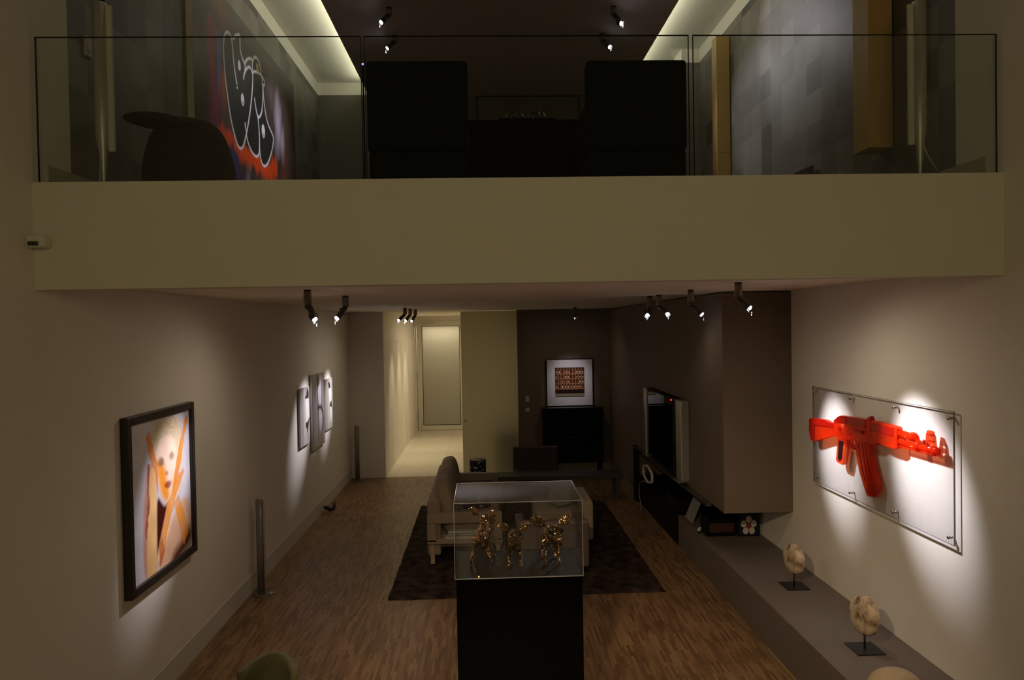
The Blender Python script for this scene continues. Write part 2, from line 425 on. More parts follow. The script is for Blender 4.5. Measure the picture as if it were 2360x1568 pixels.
# door with frosted pane at the end of the hall
dr = bpy.data.objects.new('door_1', None); COL.objects.link(dr); dr.location = (-1.24, 20.95, 0); dr['kind'] = 'structure'
M_DFR = mat('door_frame_paint', L(.62, .58, .46), .45)
bm = bmesh.new(); B(bm, -1.90, -1.84, 20.90, 20.99, 0, 3.06); B(bm, -.64, -.58, 20.90, 20.99, 0, 3.06); B(bm, -1.84, -.64, 20.90, 20.99, 2.97, 3.06)
finish('door_frame', bm, M_DFR, dr)
bm = bmesh.new(); B(bm, -1.835, -1.77, 20.92, 20.965, .01, 2.96); B(bm, -.71, -.645, 20.92, 20.965, .01, 2.96); B(bm, -1.77, -.71, 20.92, 20.965, .01, .15); B(bm, -1.77, -.71, 20.92, 20.965, 2.935, 2.96)
finish('door_leaf', bm, M_DFR, dr)
bm = bmesh.new(); B(bm, -1.772, -1.758, 20.918, 20.934, .145, 2.94); B(bm, -.722, -.708, 20.918, 20.934, .145, 2.94); B(bm, -1.758, -.722, 20.918, 20.934, .14, .152); B(bm, -1.758, -.722, 20.918, 20.934, 2.928, 2.94)
finish('door_gasket', bm, M_BLACKM, dr)
box('door_pane', -1.77, -.71, 20.935, 20.947, .15, 2.935, frosted('frosted_door_glass', L(.80, .78, .70), .75), dr)
box('door_closer', -1.78, -1.42, 20.86, 20.90, 2.99, 3.05, M_STEEL, dr)
bm = bmesh.new(); [B(bm, -1.905, -1.885, 20.87, 20.90, z, z+.14) for z in (.35, 1.5, 2.6)]
finish('door_hinge', bm, M_STEEL, dr)
# frosted sliding glass panel
fp = empty('sliding_glass_panel', (.08, 14.62, 0), 'tall frosted glass sliding panel glowing between the hall and the brown wall', 'glass panel')
box('glass', -.47, .635, 14.615, 14.627, .004, 3.205, frosted('satin_glass', L(.70, .67, .54), .62), fp)
lathe('pull_knob', [(.0, -.012), (.02, -.012), (.02, .012), (0, .012)], (0, 0, 0), M_STEEL, None, 16)
k = bpy.data.objects['pull_knob']; k.rotation_euler = (PI/2, 0, 0); k.parent = fp; k.location = (-.47+.055-.08, -.012, 1.05)
# dark chest seen as a blur behind the satin glass
hc = empty('hall_chest', (.33, 14.95, 0), 'dark chest seen as a blur behind the frosted glass panel', 'chest')
box('body', .12, .60, 14.86, 15.06, .12, .98, mat('dark_chest_wood', L(.05, .035, .02), .5), hc, bev=.01)
for sx in (.15, .56): box('leg', sx-.02, sx+.02, 14.90, 14.94, 0, .12, M_BLACKM, hc)

# ------------------------------------------------------------------ balcony glass
M_RAIL = clear('rail_glass', (.955, .97, .955, 1), .9)
M_EDGE = mat('dark_glass_edge', L(.012, .016, .014), .25)
for k, (xa, xb, lab) in enumerate(((-2.60, -.705, 'clear glass balustrade panel at the left end, in front of the graffiti canvas'),
                                   (-.685, 1.262, 'clear glass balustrade panel in the middle, in front of the two high-backed chairs'),
                                   (1.287, 3.17, 'clear glass balustrade panel at the right end, in front of the grey patterned wall'))):
    t = empty('glass_balustrade', ((xa+xb)/2, D+.02, ZM), lab, 'balustrade', 'glass balustrade panels')
    box('pane', xa+.003, xb-.003, D+.014, D+.026, ZM-.0, 4.637, M_RAIL, t)
    bm = bmesh.new(); B(bm, xa, xb, D+.013, D+.027, 4.637, 4.640); B(bm, xa, xa+.003, D+.013, D+.027, ZM, 4.637); B(bm, xb-.003, xb, D+.013, D+.027, ZM, 4.637)
    finish('polished_edge', bm, M_EDGE, t)

# ------------------------------------------------------------------ spotlights
M_SMOKE = mat('smoky_housing', L(.17, .15, .11), .3, spec=.5)
M_HEAD = mat('smoky_head', L(.05, .045, .032), .3, spec=.5)
M_CAP = mat('spot_cap', L(.008, .007, .006), .5)
M_BULB = emis('halogen_glow', (.93, .93, 1, 1), 14)
M_FLARE = clear('spot_lens_glass', (.8, .8, .95, 1), 1)
def spotlight(top, joint, bulb, target, power, label, group, rad=.03, size=.7, blend=1.0, col=(.98, .93, 1.0), soft_=.045, lit=True, spill=9):
    t = empty('track_spotlight', top, label, 'spotlight', group)
    T, J, Bv = Vector(top), Vector(joint), Vector(bulb)
    bm = bmesh.new(); tube(bm, [T, T-Vector((0, 0, .012))], rad*.95, 16); finish('ceiling_cap', bm, M_CAP, t)
    bm = bmesh.new(); z1 = Vector((T.x, T.y, J.z)); tube(bm, [T-Vector((0, 0, .012)), T-Vector((0, 0, .03)), z1], [rad*.88, rad, rad*1.02], 16)
    finish('stem', bm, M_SMOKE, t, True)
    d = (Bv-J).normalized(); ln = (Bv-J).length
    aim = (Vector(target)-Bv).normalized()
    e = Bv - aim*.025
    bm = bmesh.new(); tube(bm, [z1+Vector((0, 0, .01)), J+d*.02, J+d*ln*.45, e-aim*.03, e], [rad*.7, rad*.85, rad*.8, rad*.85, rad*.95], 14)
    hd = finish('head', bm, M_HEAD, t, True)
    a, b = frame_of(d)
    for s, pp in ((1, J+d*ln*.05), (-1, J+d*ln*.5), (1, J+d*ln*.78)):
        bm = bmesh.new(); q = pp + s*a*rad*.8
        tube(bm, [q, q+s*a*rad*.7+d*.008, q+s*a*rad*.8+d*.03, q+s*a*rad*.2+d*.034], rad*.12, 6)
        finish('clip', bm, M_CAP, hd, True)
    bm = bmesh.new(); a, b = frame_of(aim)
    tube(bm, [e, e+aim*.010, e+aim*.018], [rad*.7, rad*.72, rad*.35], 16)
    finish('bulb', bm, M_BULB if lit else M_FLARE, t, True)
    bm = bmesh.new(); tube(bm, [e+aim*.005, e+aim*.022], [rad*.98, rad*1.08], 16, caps=False)
    q = e + aim*.03 - Vector((0, 0, rad*.9)); tube(bm, [e+aim*.022-Vector((0, 0, rad*.8)), q, q-Vector((0, 0, rad*.4))], [rad*.3, rad*.22, rad*.1], 8)
    finish('glass_lens', bm, M_FLARE, t, True)
    if power and spill: lamp('spill', 'SPOT', e+aim*.03, Bv+Vector((aim.x*.5, aim.y*.5, -1)), spill, (1, .84, .62), t, spot_size=2.9, spot_blend=1.0, shadow_soft_size=soft_)
    if power: lamp('beam', 'SPOT', e+aim*.03, target, power, col, t, spot_size=size, spot_blend=blend, shadow_soft_size=soft_)
    return t
GL, GU = 'spotlights under the balcony', 'spotlights on the upper ceiling'
LS = [
 ((-1.414, 6.0, ZC), (-1.41, 6.0, 3.10), (-1.34, 5.96, 2.965), (.18, 5.62, 1.28), 330, 'lit spotlight turned to the right, left-hand one of the near pair under the balcony', .36),
 ((-1.335, 7.2, ZC), (-1.335, 7.2, 3.11), (-1.395, 7.0, 2.99), (XL, 6.12, 1.60), 270, 'lit spotlight turned to the left, right-hand one of the near pair, facing the orange portrait', .54),
 ((-1.268, 11.9, ZC), (-1.268, 11.9, 3.12), (-1.37, 11.8, 3.01), (XL, 10.70, 1.58), 340, 'small lit spotlight, leftmost of the three in a row before the hall door', .50),
 ((-1.244, 12.5, ZC), (-1.244, 12.5, 3.12), (-1.33, 12.42, 3.01), (XL, 11.6, 1.7), 170, 'small lit spotlight, middle of the three in a row before the hall door', .42),
 ((-1.219, 13.15, ZC), (-1.219, 13.15, 3.12), (-1.29, 13.07, 3.01), (XL, 12.35, 1.68), 360, 'small lit spotlight, rightmost of the three in a row before the hall door', .50),
 ((1.616, 13.18, ZC), (1.616, 13.18, 3.10), (1.616, 13.23, 3.03), (1.68, YF, 1.72), 46, 'small spotlight alone at the back, above the framed building picture', .62),
 ((1.926, 8.58, ZC), (1.92, 8.55, 3.06), (1.855, 8.4, 2.985), (.35, 5.70, 1.28), 750, 'round glaring spotlight facing the room, leftmost of four over the media wall', .28),
 ((1.951, 8.23, ZC), (1.955, 8.23, 3.10), (2.035, 8.15, 2.99), (2.8, 5.6, .45), 40, 'lit spotlight right beside the round glaring one, over the media wall', .36),
 ((1.988, 7.07, ZC), (1.99, 7.06, 3.08), (2.07, 6.95, 2.965), (R2, 6.62, 1.72), 360, 'lit spotlight third from left over the media wall, near its corner', .54),
 ((2.045, 5.9, ZC), (2.05, 5.9, 3.095), (2.12, 5.82, 2.995), (R2, 5.30, 1.80), 420, 'large lit spotlight rightmost of four, nearest to the red rifle', .60),
]
for a in LS:
    spotlight(a[0], a[1], a[2], a[3], a[4], a[5], GL, size=a[6], rad=.031, spill=27 if a[0][0] > 2 else 4 if a[0][0] > 1.8 else 20 if a[0][1] < 8 else 9)
for top, bulb, tgt, pw, lab in (
    ((-1.06, 8.86, UD), (-1.16, 8.8, 6.475), (XL, 8.3, 4.95), 75, 'upper ceiling spotlight at the left, the one farther forward, above the graffiti canvas'),
    ((-1.10, 9.7, UD), (-1.20, 9.65, 6.49), (XL, 9.5, 5.2), 75, 'upper ceiling spotlight at the left, the one farther back'),
    ((1.60, 8.84, UD), (1.70, 8.8, 6.465), (R2, 7.7, 5.9), 75, 'upper ceiling spotlight at the right, the one farther forward'),
    ((1.60, 9.66, UD), (1.70, 9.62, 6.49), (R2, 8.6, 5.2), 75, 'upper ceiling spotlight at the right, the one farther back')):
    j = Vector(top).lerp(Vector(bulb), .45); j.x = top[0]
    spotlight(top, j, bulb, tgt, pw, lab, GU, size=1.0, rad=.034)

# ------------------------------------------------------------------ motion sensor
t = empty('motion_sensor', (-2.575, D-.04, 3.44), 'small white motion sensor in the left corner of the balcony face', 'sensor')
box('housing', -2.63, -2.52, D-.09, D, 3.40, 3.475, M_FASCIA, t, bev=.02, seg=4)
box('lens', -2.61, -2.55, D-.098, D-.088, 3.41, 3.435, mat('sensor_lens', L(.03, .035, .03), .2), t, bev=.004)

# ------------------------------------------------------------------ big portrait on the left wall
PY0, PY1, PZ0, PZ1 = 5.40, 6.62, .965, 2.285
t = empty('framed_portrait', (XL+.03, (PY0+PY1)/2, PZ0), 'large orange and ivory figure picture in a thick dark frame on the left wall', 'picture')
M_DFRAME = mat('dark_wood_frame', L(.022, .015, .012), .35)
bm = bmesh.new(); x0, x1, fw = XL+.001, XL+.06, .062
B(bm, x0, x1, PY0, PY0+fw, PZ0, PZ1, 0, .006); B(bm, x0, x1, PY1-fw, PY1, PZ0, PZ1, 0, .006)
B(bm, x0, x1, PY0+fw, PY1-fw, PZ0, PZ0+fw, 0, .006); B(bm, x0, x1, PY0+fw, PY1-fw, PZ1-fw, PZ1, 0, .006)
finish('frame', bm, M_DFRAME, t)
def portrait(U, V):
    # U: near edge -> far edge, V: bottom -> top.  A plain figure study: pale head, arms and orange washes
    im = np.zeros(U.shape+(3,))+srgb(208, 202, 210)
    n = vnoise(U, V, 9, 3); n2 = vnoise(U, V, 24, 5); n3 = vnoise(U, V, 16, 8)
    skin = srgb(216, 164, 124); sk2 = srgb(244, 212, 190); brown = srgb(150, 66, 16); org = srgb(232, 132, 14); dk = srgb(64, 12, 6)
    im = fillp(im, U, V, [(.19, .02), (.17, .30), (.22, .56), (.28, .70), (.36, .66), (.38, .40), (.36, .02)], srgb(206, 146, 128), .04)
    im = fillp(im, U, V, [(.40, .02), (.62, -.05), (.95, .06), (.985, .24), (.94, .36), (.84, .375), (.72, .33), (.56, .20), (.42, .14)], srgb(222, 176, 142), .03)
    im = fillp(im, U, V, [(.60, -.05), (.95, .04), (.97, .14), (.80, .08), (.66, .04)], srgb(96, 34, 10), .08)
    im = fillp(im, U, V, [(.37, .12), (.40, .46), (.52, .40), (.70, .42), (.54, .20), (.48, .08)], dk, .03)
    im = fillp(im, U, V, [(.36, .74), (.34, .90), (.46, .985), (.62, .995), (.80, .95), (.88, .80), (.84, .64), (.76, .60), (.70, .80), (.58, .86), (.46, .84), (.40, .72)], srgb(222, 204, 172), .06)
    curl = np.sin(n3*26)*.5+.5
    im = over(im, curl*soft(np.hypot((U-.60)/.27, (V-.875)/.13), 1, .4)*.5, srgb(184, 146, 100))
    im = fillp(im, U, V, [(.405, .66), (.40, .78), (.48, .855), (.60, .865), (.71, .82), (.745, .70), (.71, .56), (.63, .445), (.56, .415), (.48, .48)], sk2, .025)
    im = fillp(im, U, V, [(.41, .70), (.47, .70), (.535, .66), (.56, .58), (.60, .46), (.55, .42), (.46, .50)], srgb(238, 150, 48), .06)
    for cx, cz, rx, rz, c_, al in ((.475, .70, .06, .035, (96, 52, 36), .75), (.655, .715, .05, .03, (90, 66, 58), .65), (.57, .61, .03, .02, (150, 70, 34), .6), (.58, .53, .065, .026, (150, 40, 20), .85)):
        im = over(im, soft(np.hypot((U-cx)/rx, (V-cz)/rz)+(n2-.5)*.6, .9, .7)*al, srgb(*c_))
    im = fillp(im, U, V, [(.22, -.02), (.23, .34), (.28, .62), (.335, .70), (.385, .64), (.385, .36), (.37, .10), (.36, -.02)], srgb(240, 192, 132), .03)
    im = fillp(im, U, V, [(.38, .06), (.40, .14), (.58, .42), (.70, .58), (.80, .56), (.80, .47), (.70, .40), (.56, .18), (.46, .06)], srgb(240, 196, 150), .025)
    for q in ((.735, .60), (.765, .585), (.79, .565)): im = over(im, soft(dseg(U, V, [(q[0]-.04, q[1]-.06), q]), .008, .01)*.25, brown)
    def wash(im, poly, c, al):
        d = dseg(U+(n2-.5)*.02, V+(n-.5)*.02, poly, True); ins = inside(U+(n2-.5)*.02, V+(n-.5)*.02, poly)
        im = over(im, ins*al*(.75+.4*n3), c); return over(im, soft(d, .002, .008)*.45, brown)
    im = wash(im, [(.24, .90), (.30, .93), (.36, .80), (.42, .70), (.41, .50), (.37, .66), (.28, .78)], org, .85)
    im = wash(im, [(.93, .955), (.965, .93), (.86, .72), (.76, .55), (.66, .46), (.70, .60), (.80, .76)], org, .85)
    im = wash(im, [(.86, .60), (.885, .575), (.70, .42), (.56, .24), (.50, .10), (.42, .08), (.44, .20), (.56, .40), (.70, .50)], srgb(236, 140, 24), .75)
    im = wash(im, [(.68, .38), (.76, .42), (.86, .26), (.93, .12), (.84, .04), (.78, .18)], srgb(232, 146, 40), .8)
    im = wash(im, [(.26, .72), (.285, .72), (.275, .46), (.22, .24), (.205, .30), (.25, .50)], srgb(150, 22, 14), .8)
    im = wash(im, [(.40, .16), (.46, .20), (.50, .10), (.42, .02)], srgb(180, 80, 12), .8)
    im = im*(.88+.22*n[..., None])
    return np.clip(im, 0, 1)
grid_panel('print', (XL+.035, PY0+fw, PZ0+fw), (0, 1, 0), (0, 0, 1), PY1-PY0-2*fw, PZ1-PZ0-2*fw, 240, 300, portrait, vcol('print_on_paper', .45, .3), t)

# ------------------------------------------------------------------ three narrow panels on the left wall
M_TRI = vcol('triptych_print', .35, .4)
def tri(name, y0, y1, z0, z1, fn, lab):
    t = empty('art_panel', (XL+.02, (y0+y1)/2, z0), lab, 'picture', 'three narrow black and white panels')
    box('board', XL+.012, XL+.036, y0, y1, z0, z1, mat('panel_board', L(.45, .43, .42), .6), t)
    grid_panel('image', (XL+.0375, y0+.004, z0+.004), (0, 1, 0), (0, 0, 1), y1-y0-.008, z1-z0-.008, 120, 240, fn, M_TRI, t)
INK = srgb(22, 20, 24); PAPER = srgb(228, 222, 222); GREY = srgb(140, 134, 138)
def triA(U, V):
    im = np.zeros(U.shape+(3,))+srgb(190, 184, 184)
    im = over(im, soft(np.abs(U-.18), .17, .1)*.8, GREY)
    im = over(im, soft(dseg(U, V, [(.60, 1), (.56, .6), (.55, .3), (.52, 0)]), .008, .012), INK)
    im = over(im, soft(dseg(U, V, [(.93, 1), (.90, .7), (.97, .4), (1.0, .0)]), .012, .014), INK)
    im = fillp(im, U, V, [(.57, .80), (.90, .80), (.93, .55), (.98, .46), (.75, .36), (.57, .36)], PAPER, .01, smooth=False)
    im = fillp(im, U, V, [(.54, .84), (.66, .86), (.76, 1.0), (.94, .90), (.92, .80), (.56, .80)], INK, .01, smooth=False)
    im = fillp(im, U, V, [(.56, .38), (.76, .39), (1.0, .47), (.88, .36), (.80, .24), (.76, .12), (.66, .26), (.55, .32)], INK, .01, smooth=False)
    im = over(im, soft(dseg(U, V, [(.76, .14), (.72, 0)]), .01, .012), INK); im = over(im, soft(dseg(U, V, [(.76, .14), (.90, 0)]), .01, .012), INK)
    return im
def triB(U, V):
    im = np.zeros(U.shape+(3,))+srgb(150, 144, 150)
    im = over(im, soft(np.abs(U-.05), .03, .02), INK*1.5)
    im = over(im, soft(np.abs(U-.25), .14, .1)*.5, srgb(105, 100, 104))
    im = over(im, soft(dseg(U, V, [(.43, .95), (.45, .7), (.47, .5), (.47, .1)]), .03, .06), INK)
    im = fillp(im, U, V, [(.48, .85), (.60, .90), (.74, .84), (.74, .60), (.66, .54), (.50, .58)], srgb(214, 206, 216), .05)
    im = over(im, soft(dseg(U, V, [(.76, .97), (.77, .70), (.74, .58)]), .012, .03), INK)
    im = fillp(im, U, V, [(.38, .96), (.56, .98), (.62, .87), (.50, .82), (.42, .78)], INK, .04)
    im = over(im, soft(dseg(U, V, [(.44, .53), (.58, .535), (.72, .53), (.84, .44), (.88, .34), (.82, .20)]), .03, .05), INK)
    im = fillp(im, U, V, [(.52, .46), (.62, .50), (.76, .44), (.78, .32), (.66, .18), (.58, .24)], srgb(196, 190, 200), .06)
    im = over(im, soft(np.hypot(U-.52, (V-.60)*.6), .03, .1)*.6, INK)
    return im
def triC(U, V):
    im = np.zeros(U.shape+(3,))+srgb(188, 182, 176)
    im = over(im, soft(np.abs(U-.2), .18, .1)*.8, srgb(150, 145, 140))
    for p in ([(.52, 1), (.50, .8), (.56, .4), (.72, 0)], [(.88, 1), (.86, .8), (.82, .55), (.94, .35), (.97, .0)]):
        im = over(im, soft(dseg(U, V, p), .010, .014), INK)
    im = fillp(im, U, V, [(.54, .80), (.68, .84), (.84, .76), (.80, .56), (.62, .50), (.56, .62)], PAPER, .01)
    im = fillp(im, U, V, [(.46, .93), (.60, .93), (.72, .83), (.55, .80), (.48, .86)], INK, .01)
    im = fillp(im, U, V, [(.62, .44), (.70, .51), (.82, .54), (.90, .40), (.92, .26), (.86, .40), (.72, .43)], INK, .01)
    im = fillp(im, U, V, [(.64, .40), (.76, .42), (.86, .34), (.82, .16), (.72, .10), (.64, .25)], PAPER, .01)
    return im
tri('a', 10.42, 10.98, 1.245, 2.07, triA, 'white art panel with sharp black shapes, nearest of the three narrow panels')
tri('b', 11.13, 11.99, 1.08, 2.22, triB, 'tallest blurry grey art panel, middle of the three narrow panels')
tri('c', 12.03, 12.62, 1.255, 2.085, triC, 'pale art panel with thin black curves, farthest of the three narrow panels')

# ------------------------------------------------------------------ rifle in red resin on a clear panel
GX = 3.08
t = empty('acrylic_wall_panel', (3.12, 5.9, 1.375), 'wide clear acrylic panel standing off the right wall on small pins', 'panel')
M_ACR = clear('clear_acrylic', (.965, .965, .97, 1), .6)
M_ACE = mat('acrylic_edge', L(.22, .21, .22), .25)
box('sheet', 3.115, 3.127, 4.825, 6.945, 1.375, 2.275, M_ACR, t)
bm = bmesh.new()
for a in ((4.8225, 4.825, 1.373, 2.277), (6.945, 6.9475, 1.373, 2.277)): B(bm, 3.115, 3.127, *a)
B(bm, 3.115, 3.127, 4.825, 6.945, 1.3725, 1.375); B(bm, 3.115, 3.127, 4.825, 6.945, 2.275, 2.2775)
finish('edge', bm, M_ACE, t)
for (y, z) in ((6.907, 2.235), (6.215, 2.23), (5.538, 2.228), (4.864, 2.228), (6.907, 1.413), (6.23, 1.418), (5.558, 1.419), (4.875, 1.419)):
    bm = bmesh.new(); tube(bm, [(3.106, y, z), (3.115, y, z)], .013, 12); tube(bm, [(3.127, y, z), (R2-.048, y, z)], .009, 12); finish('standoff_pin', bm, M_STEEL, t, True)
M_RED = resin('red_resin', (1.0, .42, .22, 1), (.62, .028, .004, 1), .40)
M_RED2 = resin('dark_red_resin', (.9, .2, .1, 1), (.34, .008, .004, 1), .55)
g = empty('resin_rifle', (GX, 5.9, 1.5), 'translucent red resin assault rifle mounted on the clear wall panel', 'sculpture')
XA, XB = 3.062, 3.113
def gp(name, pts, xa=XA, xb=XB, bev=.006, m=M_RED):
    bm = bmesh.new(); extr(bm, pts, xa, xb, 0, bev); return finish(name, bm, m, g)
st = gp('stock', [(6.915, 1.968), (6.872, 1.985), (6.60, 2.003), (6.523, 1.992), (6.415, 1.994), (6.37, 1.982), (6.37, 1.895), (6.477, 1.875), (6.844, 1.765), (6.895, 1.775), (6.92, 1.858)])
bm = bmesh.new(); extr(bm, [(6.915, 1.968), (6.88, 1.985), (6.60, 2.003), (6.523, 1.992), (6.415, 1.994), (6.415, 1.952), (6.55, 1.95), (6.82, 1.93), (6.82, 1.79), (6.88, 1.775), (6.92, 1.858)], XA-.012, XA-.0005, 0, .003); finish('butt_plate', bm, M_RED2, st)
rc = gp('receiver', [(6.421, 2.018), (6.33, 2.066), (6.28, 2.081), (6.033, 2.088), (5.849, 2.098), (5.849, 1.908), (6.058, 1.894), (6.323, 1.875), (6.424, 1.882)], XA-.012)
bm = bmesh.new(); extr(bm, [(6.41, 2.02), (6.33, 2.064), (6.28, 2.079), (5.86, 2.095), (5.86, 2.03), (6.15, 2.02), (6.40, 2.0)], XA-.02, XA-.0125, 0, .003); finish('dust_cover', bm, M_RED2, rc)
bm = bmesh.new(); B(bm, XA-.03, XA-.0125, 5.90, 6.06, 1.985, 1.997); B(bm, XA-.04, XA-.0125, 5.90, 5.915, 1.975, 2.0); finish('bolt_handle', bm, M_RED2, rc)
for y_, z_, q_ in ((6.30, 1.96, .012), (6.12, 1.94, .008)):
    bm = bmesh.new(); tube(bm, [(XA-.02, y_, z_), (XA-.0125, y_, z_)], q_, 10); finish('rivet', bm, M_RED2, rc)
gr = gp('pistol_grip', [(6.36, 1.881), (6.19, 1.888), (6.20, 1.83), (6.262, 1.665), (6.293, 1.65), (6.374, 1.658), (6.397, 1.678), (6.375, 1.78)], XA-.004)
bm = bmesh.new(); extr(bm, [(6.33, 1.86), (6.25, 1.86), (6.28, 1.70), (6.32, 1.68), (6.35, 1.70)], XA-.012, XA-.0045, 0, .003); finish('grip_inlay', bm, mat('dark_grip_core', L(.02, .003, .003), .3), gr)
mg = gp('magazine', spl([(6.058, 1.894), (6.025, 1.75), (5.985, 1.65), (5.928, 1.56), (5.865, 1.475)], 4) + spl([(5.775, 1.49), (5.71, 1.60), (5.765, 1.70), (5.815, 1.80), (5.842, 1.906)], 4), XA-.004)
bm = bmesh.new()
for off in (.06, .12, .165): tube(bm, [(XA-.006, y-off, z+off*.1) for y, z in spl([(6.058, 1.88), (6.025, 1.75), (5.985, 1.65), (5.94, 1.58)], 4)], .006, 6)
for k in range(7): B(bm, XA-.01, XA-.0045, 5.73, 5.86, 1.50+k*.013, 1.506+k*.013)
finish('magazine_rib', bm, M_RED2, mg)
hg = gp('handguard', [(5.849, 2.094), (5.714, 2.104), (5.426, 2.098), (5.409, 2.089), (5.411, 1.945), (5.454, 1.925), (5.60, 1.925), (5.68, 1.945), (5.755, 1.905), (5.849, 1.905)], XA-.014)
bm = bmesh.new(); B(bm, XA-.02, XA-.0145, 5.46, 5.80, 2.02, 2.085, 0, .003); finish('upper_handguard', bm, M_RED2, hg)
bm = bmesh.new(); tube(bm, [(3.08, 5.42, 2.052), (3.08, 5.19, 2.045)], .027, 14); tube(bm, [(3.08, 5.25, 2.052), (3.08, 5.215, 2.05)], .034, 14); finish('gas_tube', bm, M_RED, g, True)
bm = bmesh.new(); tube(bm, [(3.08, 5.42, 1.99), (3.08, 5.10, 1.99), (3.08, 4.95, 1.99)], .024, 14); tube(bm, [(3.08, 5.20, 1.99), (3.08, 5.16, 1.99)], .036, 14); tube(bm, [(3.08, 5.01, 1.99), (3.08, 4.945, 1.99)], .032, 14); tube(bm, [(3.08, 5.42, 1.956), (3.08, 4.98, 1.96)], .008, 8)
finish('barrel', bm, M_RED, g, True)
bm = bmesh.new(); extr(bm, [(5.19, 2.015), (5.25, 2.07), (5.22, 2.075), (5.15, 2.02)], 3.06, 3.10, 0, .003); finish('gas_block', bm, M_RED, g)
bm = bmesh.new()
extr(bm, [(5.075, 2.01), (5.062, 2.10), (5.045, 2.10), (5.047, 2.01)], 3.06, 3.10); extr(bm, [(5.0, 2.01), (5.005, 2.10), (4.99, 2.09), (4.975, 2.01)], 3.06, 3.10)
extr(bm, [(5.062, 2.095), (5.05, 2.125), (5.01, 2.12), (4.995, 2.09)], 3.06, 3.10); B(bm, 3.06, 3.10, 5.0, 5.05, 2.045, 2.055)
finish('front_sight', bm, M_RED, g)
bm = bmesh.new(); B(bm, 3.055, 3.10, 5.79, 5.85, 2.098, 2.118, 0, .003); B(bm, 3.055, 3.10, 5.80, 5.815, 2.118, 2.130, 0, .002); finish('rear_sight', bm, M_RED2, g)
bm = bmesh.new(); tube(bm, spl([(3.08, 6.18, 1.885), (3.08, 6.175, 1.845), (3.08, 6.14, 1.828), (3.08, 6.075, 1.826)], 4) if False else [(3.08, 6.18, 1.885), (3.08, 6.172, 1.845), (3.08, 6.14, 1.828), (3.08, 6.06, 1.826)], .007, 8); tube(bm, [(3.08, 6.125, 1.89), (3.08, 6.13, 1.86), (3.08, 6.12, 1.843)], .006, 8)
finish('trigger_guard', bm, M_RED2, g, True)

g.scale = (.7, 1.0195, 1.0195); g.location += Vector((.055, .098, -.0273))
acr = bpy.data.objects['acrylic_wall_panel']; acr.scale = (1, 1.016, 1.016); acr.location += Vector((.048, .0944, -.0244))

# ------------------------------------------------------------------ stone discs on stands
def mat_stone():
    m, nt, b = newmat('pale_fossil_stone'); N = nt.nodes.new; Lk = nt.links.new
    tc = N('ShaderNodeTexCoord'); n = N('ShaderNodeTexNoise'); n.inputs['Scale'].default_value = 11; n.inputs['Detail'].default_value = 6; Lk(tc.outputs['Object'], n.inputs['Vector'])
    r = N('ShaderNodeValToRGB'); r.color_ramp.elements[0].position = .36; r.color_ramp.elements[0].color = (.17, .095, .045, 1); r.color_ramp.elements[1].position = .56; r.color_ramp.elements[1].color = (.60, .47, .32, 1)
    Lk(n.outputs['Fac'], r.inputs[0]); Lk(r.outputs[0], b.inputs['Base Color'])
    bp = N('ShaderNodeBump'); bp.inputs['Strength'].default_value = .6; bp.inputs['Distance'].default_value = .01; Lk(n.outputs['Fac'], bp.inputs['Height']); Lk(bp.outputs[0], b.inputs['Normal'])
    b.inputs['Roughness'].default_value = .75
    return m
M_STONE = mat_stone(); M_IRON = mat('blackened_iron', L(.018, .016, .02), .45, metal=.3)
def disc(x, y, zc, r, th, lab, rot=0, seed=1, tall=1.0):
    t = empty('stone_disc_sculpture', (x, y, HP), lab, 'sculpture', 'stone discs on the plinth')
    bm = bmesh.new()
    box('base_plate', x-.105, x+.105, y-.11, y+.11, HP, HP+.008, M_IRON, t)
    tube(bm, [(x, y, HP+.008), (x, y, zc-r*tall*.9)], .008, 10); finish('rod', bm, M_IRON, t, True)
    rs = random.Random(seed); n = 40; prof = [(-.5, .0), (-.5, .55), (-.47, .9), (-.33, .99), (0, 1.0), (.33, .99), (.47, .9), (.5, .55), (.5, .0)]
    wob = [1+.025*math.sin(2*2*PI*k/n+seed)+.018*math.sin(5*2*PI*k/n)+rs.uniform(-.008, .008) for k in range(n)]
    bm = bmesh.new(); rings = []
    for px, pr in prof:
        rings.append([bm.verts.new((px*th, pr*r*wob[k]*math.cos(2*PI*k/n), pr*r*wob[k]*math.sin(2*PI*k/n)*tall)) for k in range(n)])
    for A, C in zip(rings, rings[1:]):
        for k in range(n): bm.faces.new((A[k], A[(k+1) % n], C[(k+1) % n], C[k]))
    bmesh.ops.remove_doubles(bm, verts=bm.verts, dist=1e-5)
    for v in bm.verts: v.co = Matrix.Rotation(rot, 3, 'Z') @ v.co + Vector((x, y, zc))
    finish('stone_disc', bm, M_STONE, t, True)
disc(2.865, 6.825, .665, .14, .085, 'pale stone disc on a thin rod and square plate, farther one on the plinth', .12, 1)
disc(2.833, 5.468, .662, .142, .085, 'brown-stained stone disc on a thin rod and square plate, nearer one on the plinth', .15, 4, 1.0)
t = empty('stone_sculpture', (2.58, 4.45, HP), 'rounded beige stone cut off by the bottom edge at the right', 'sculpture')
cushion('stone', (2.50, 4.45, .575), (.34, .30, .32), mat('beige_stone', L(.48, .37, .25), .7, noise=.1, scale=6, bump=.2), t, p=2.3)

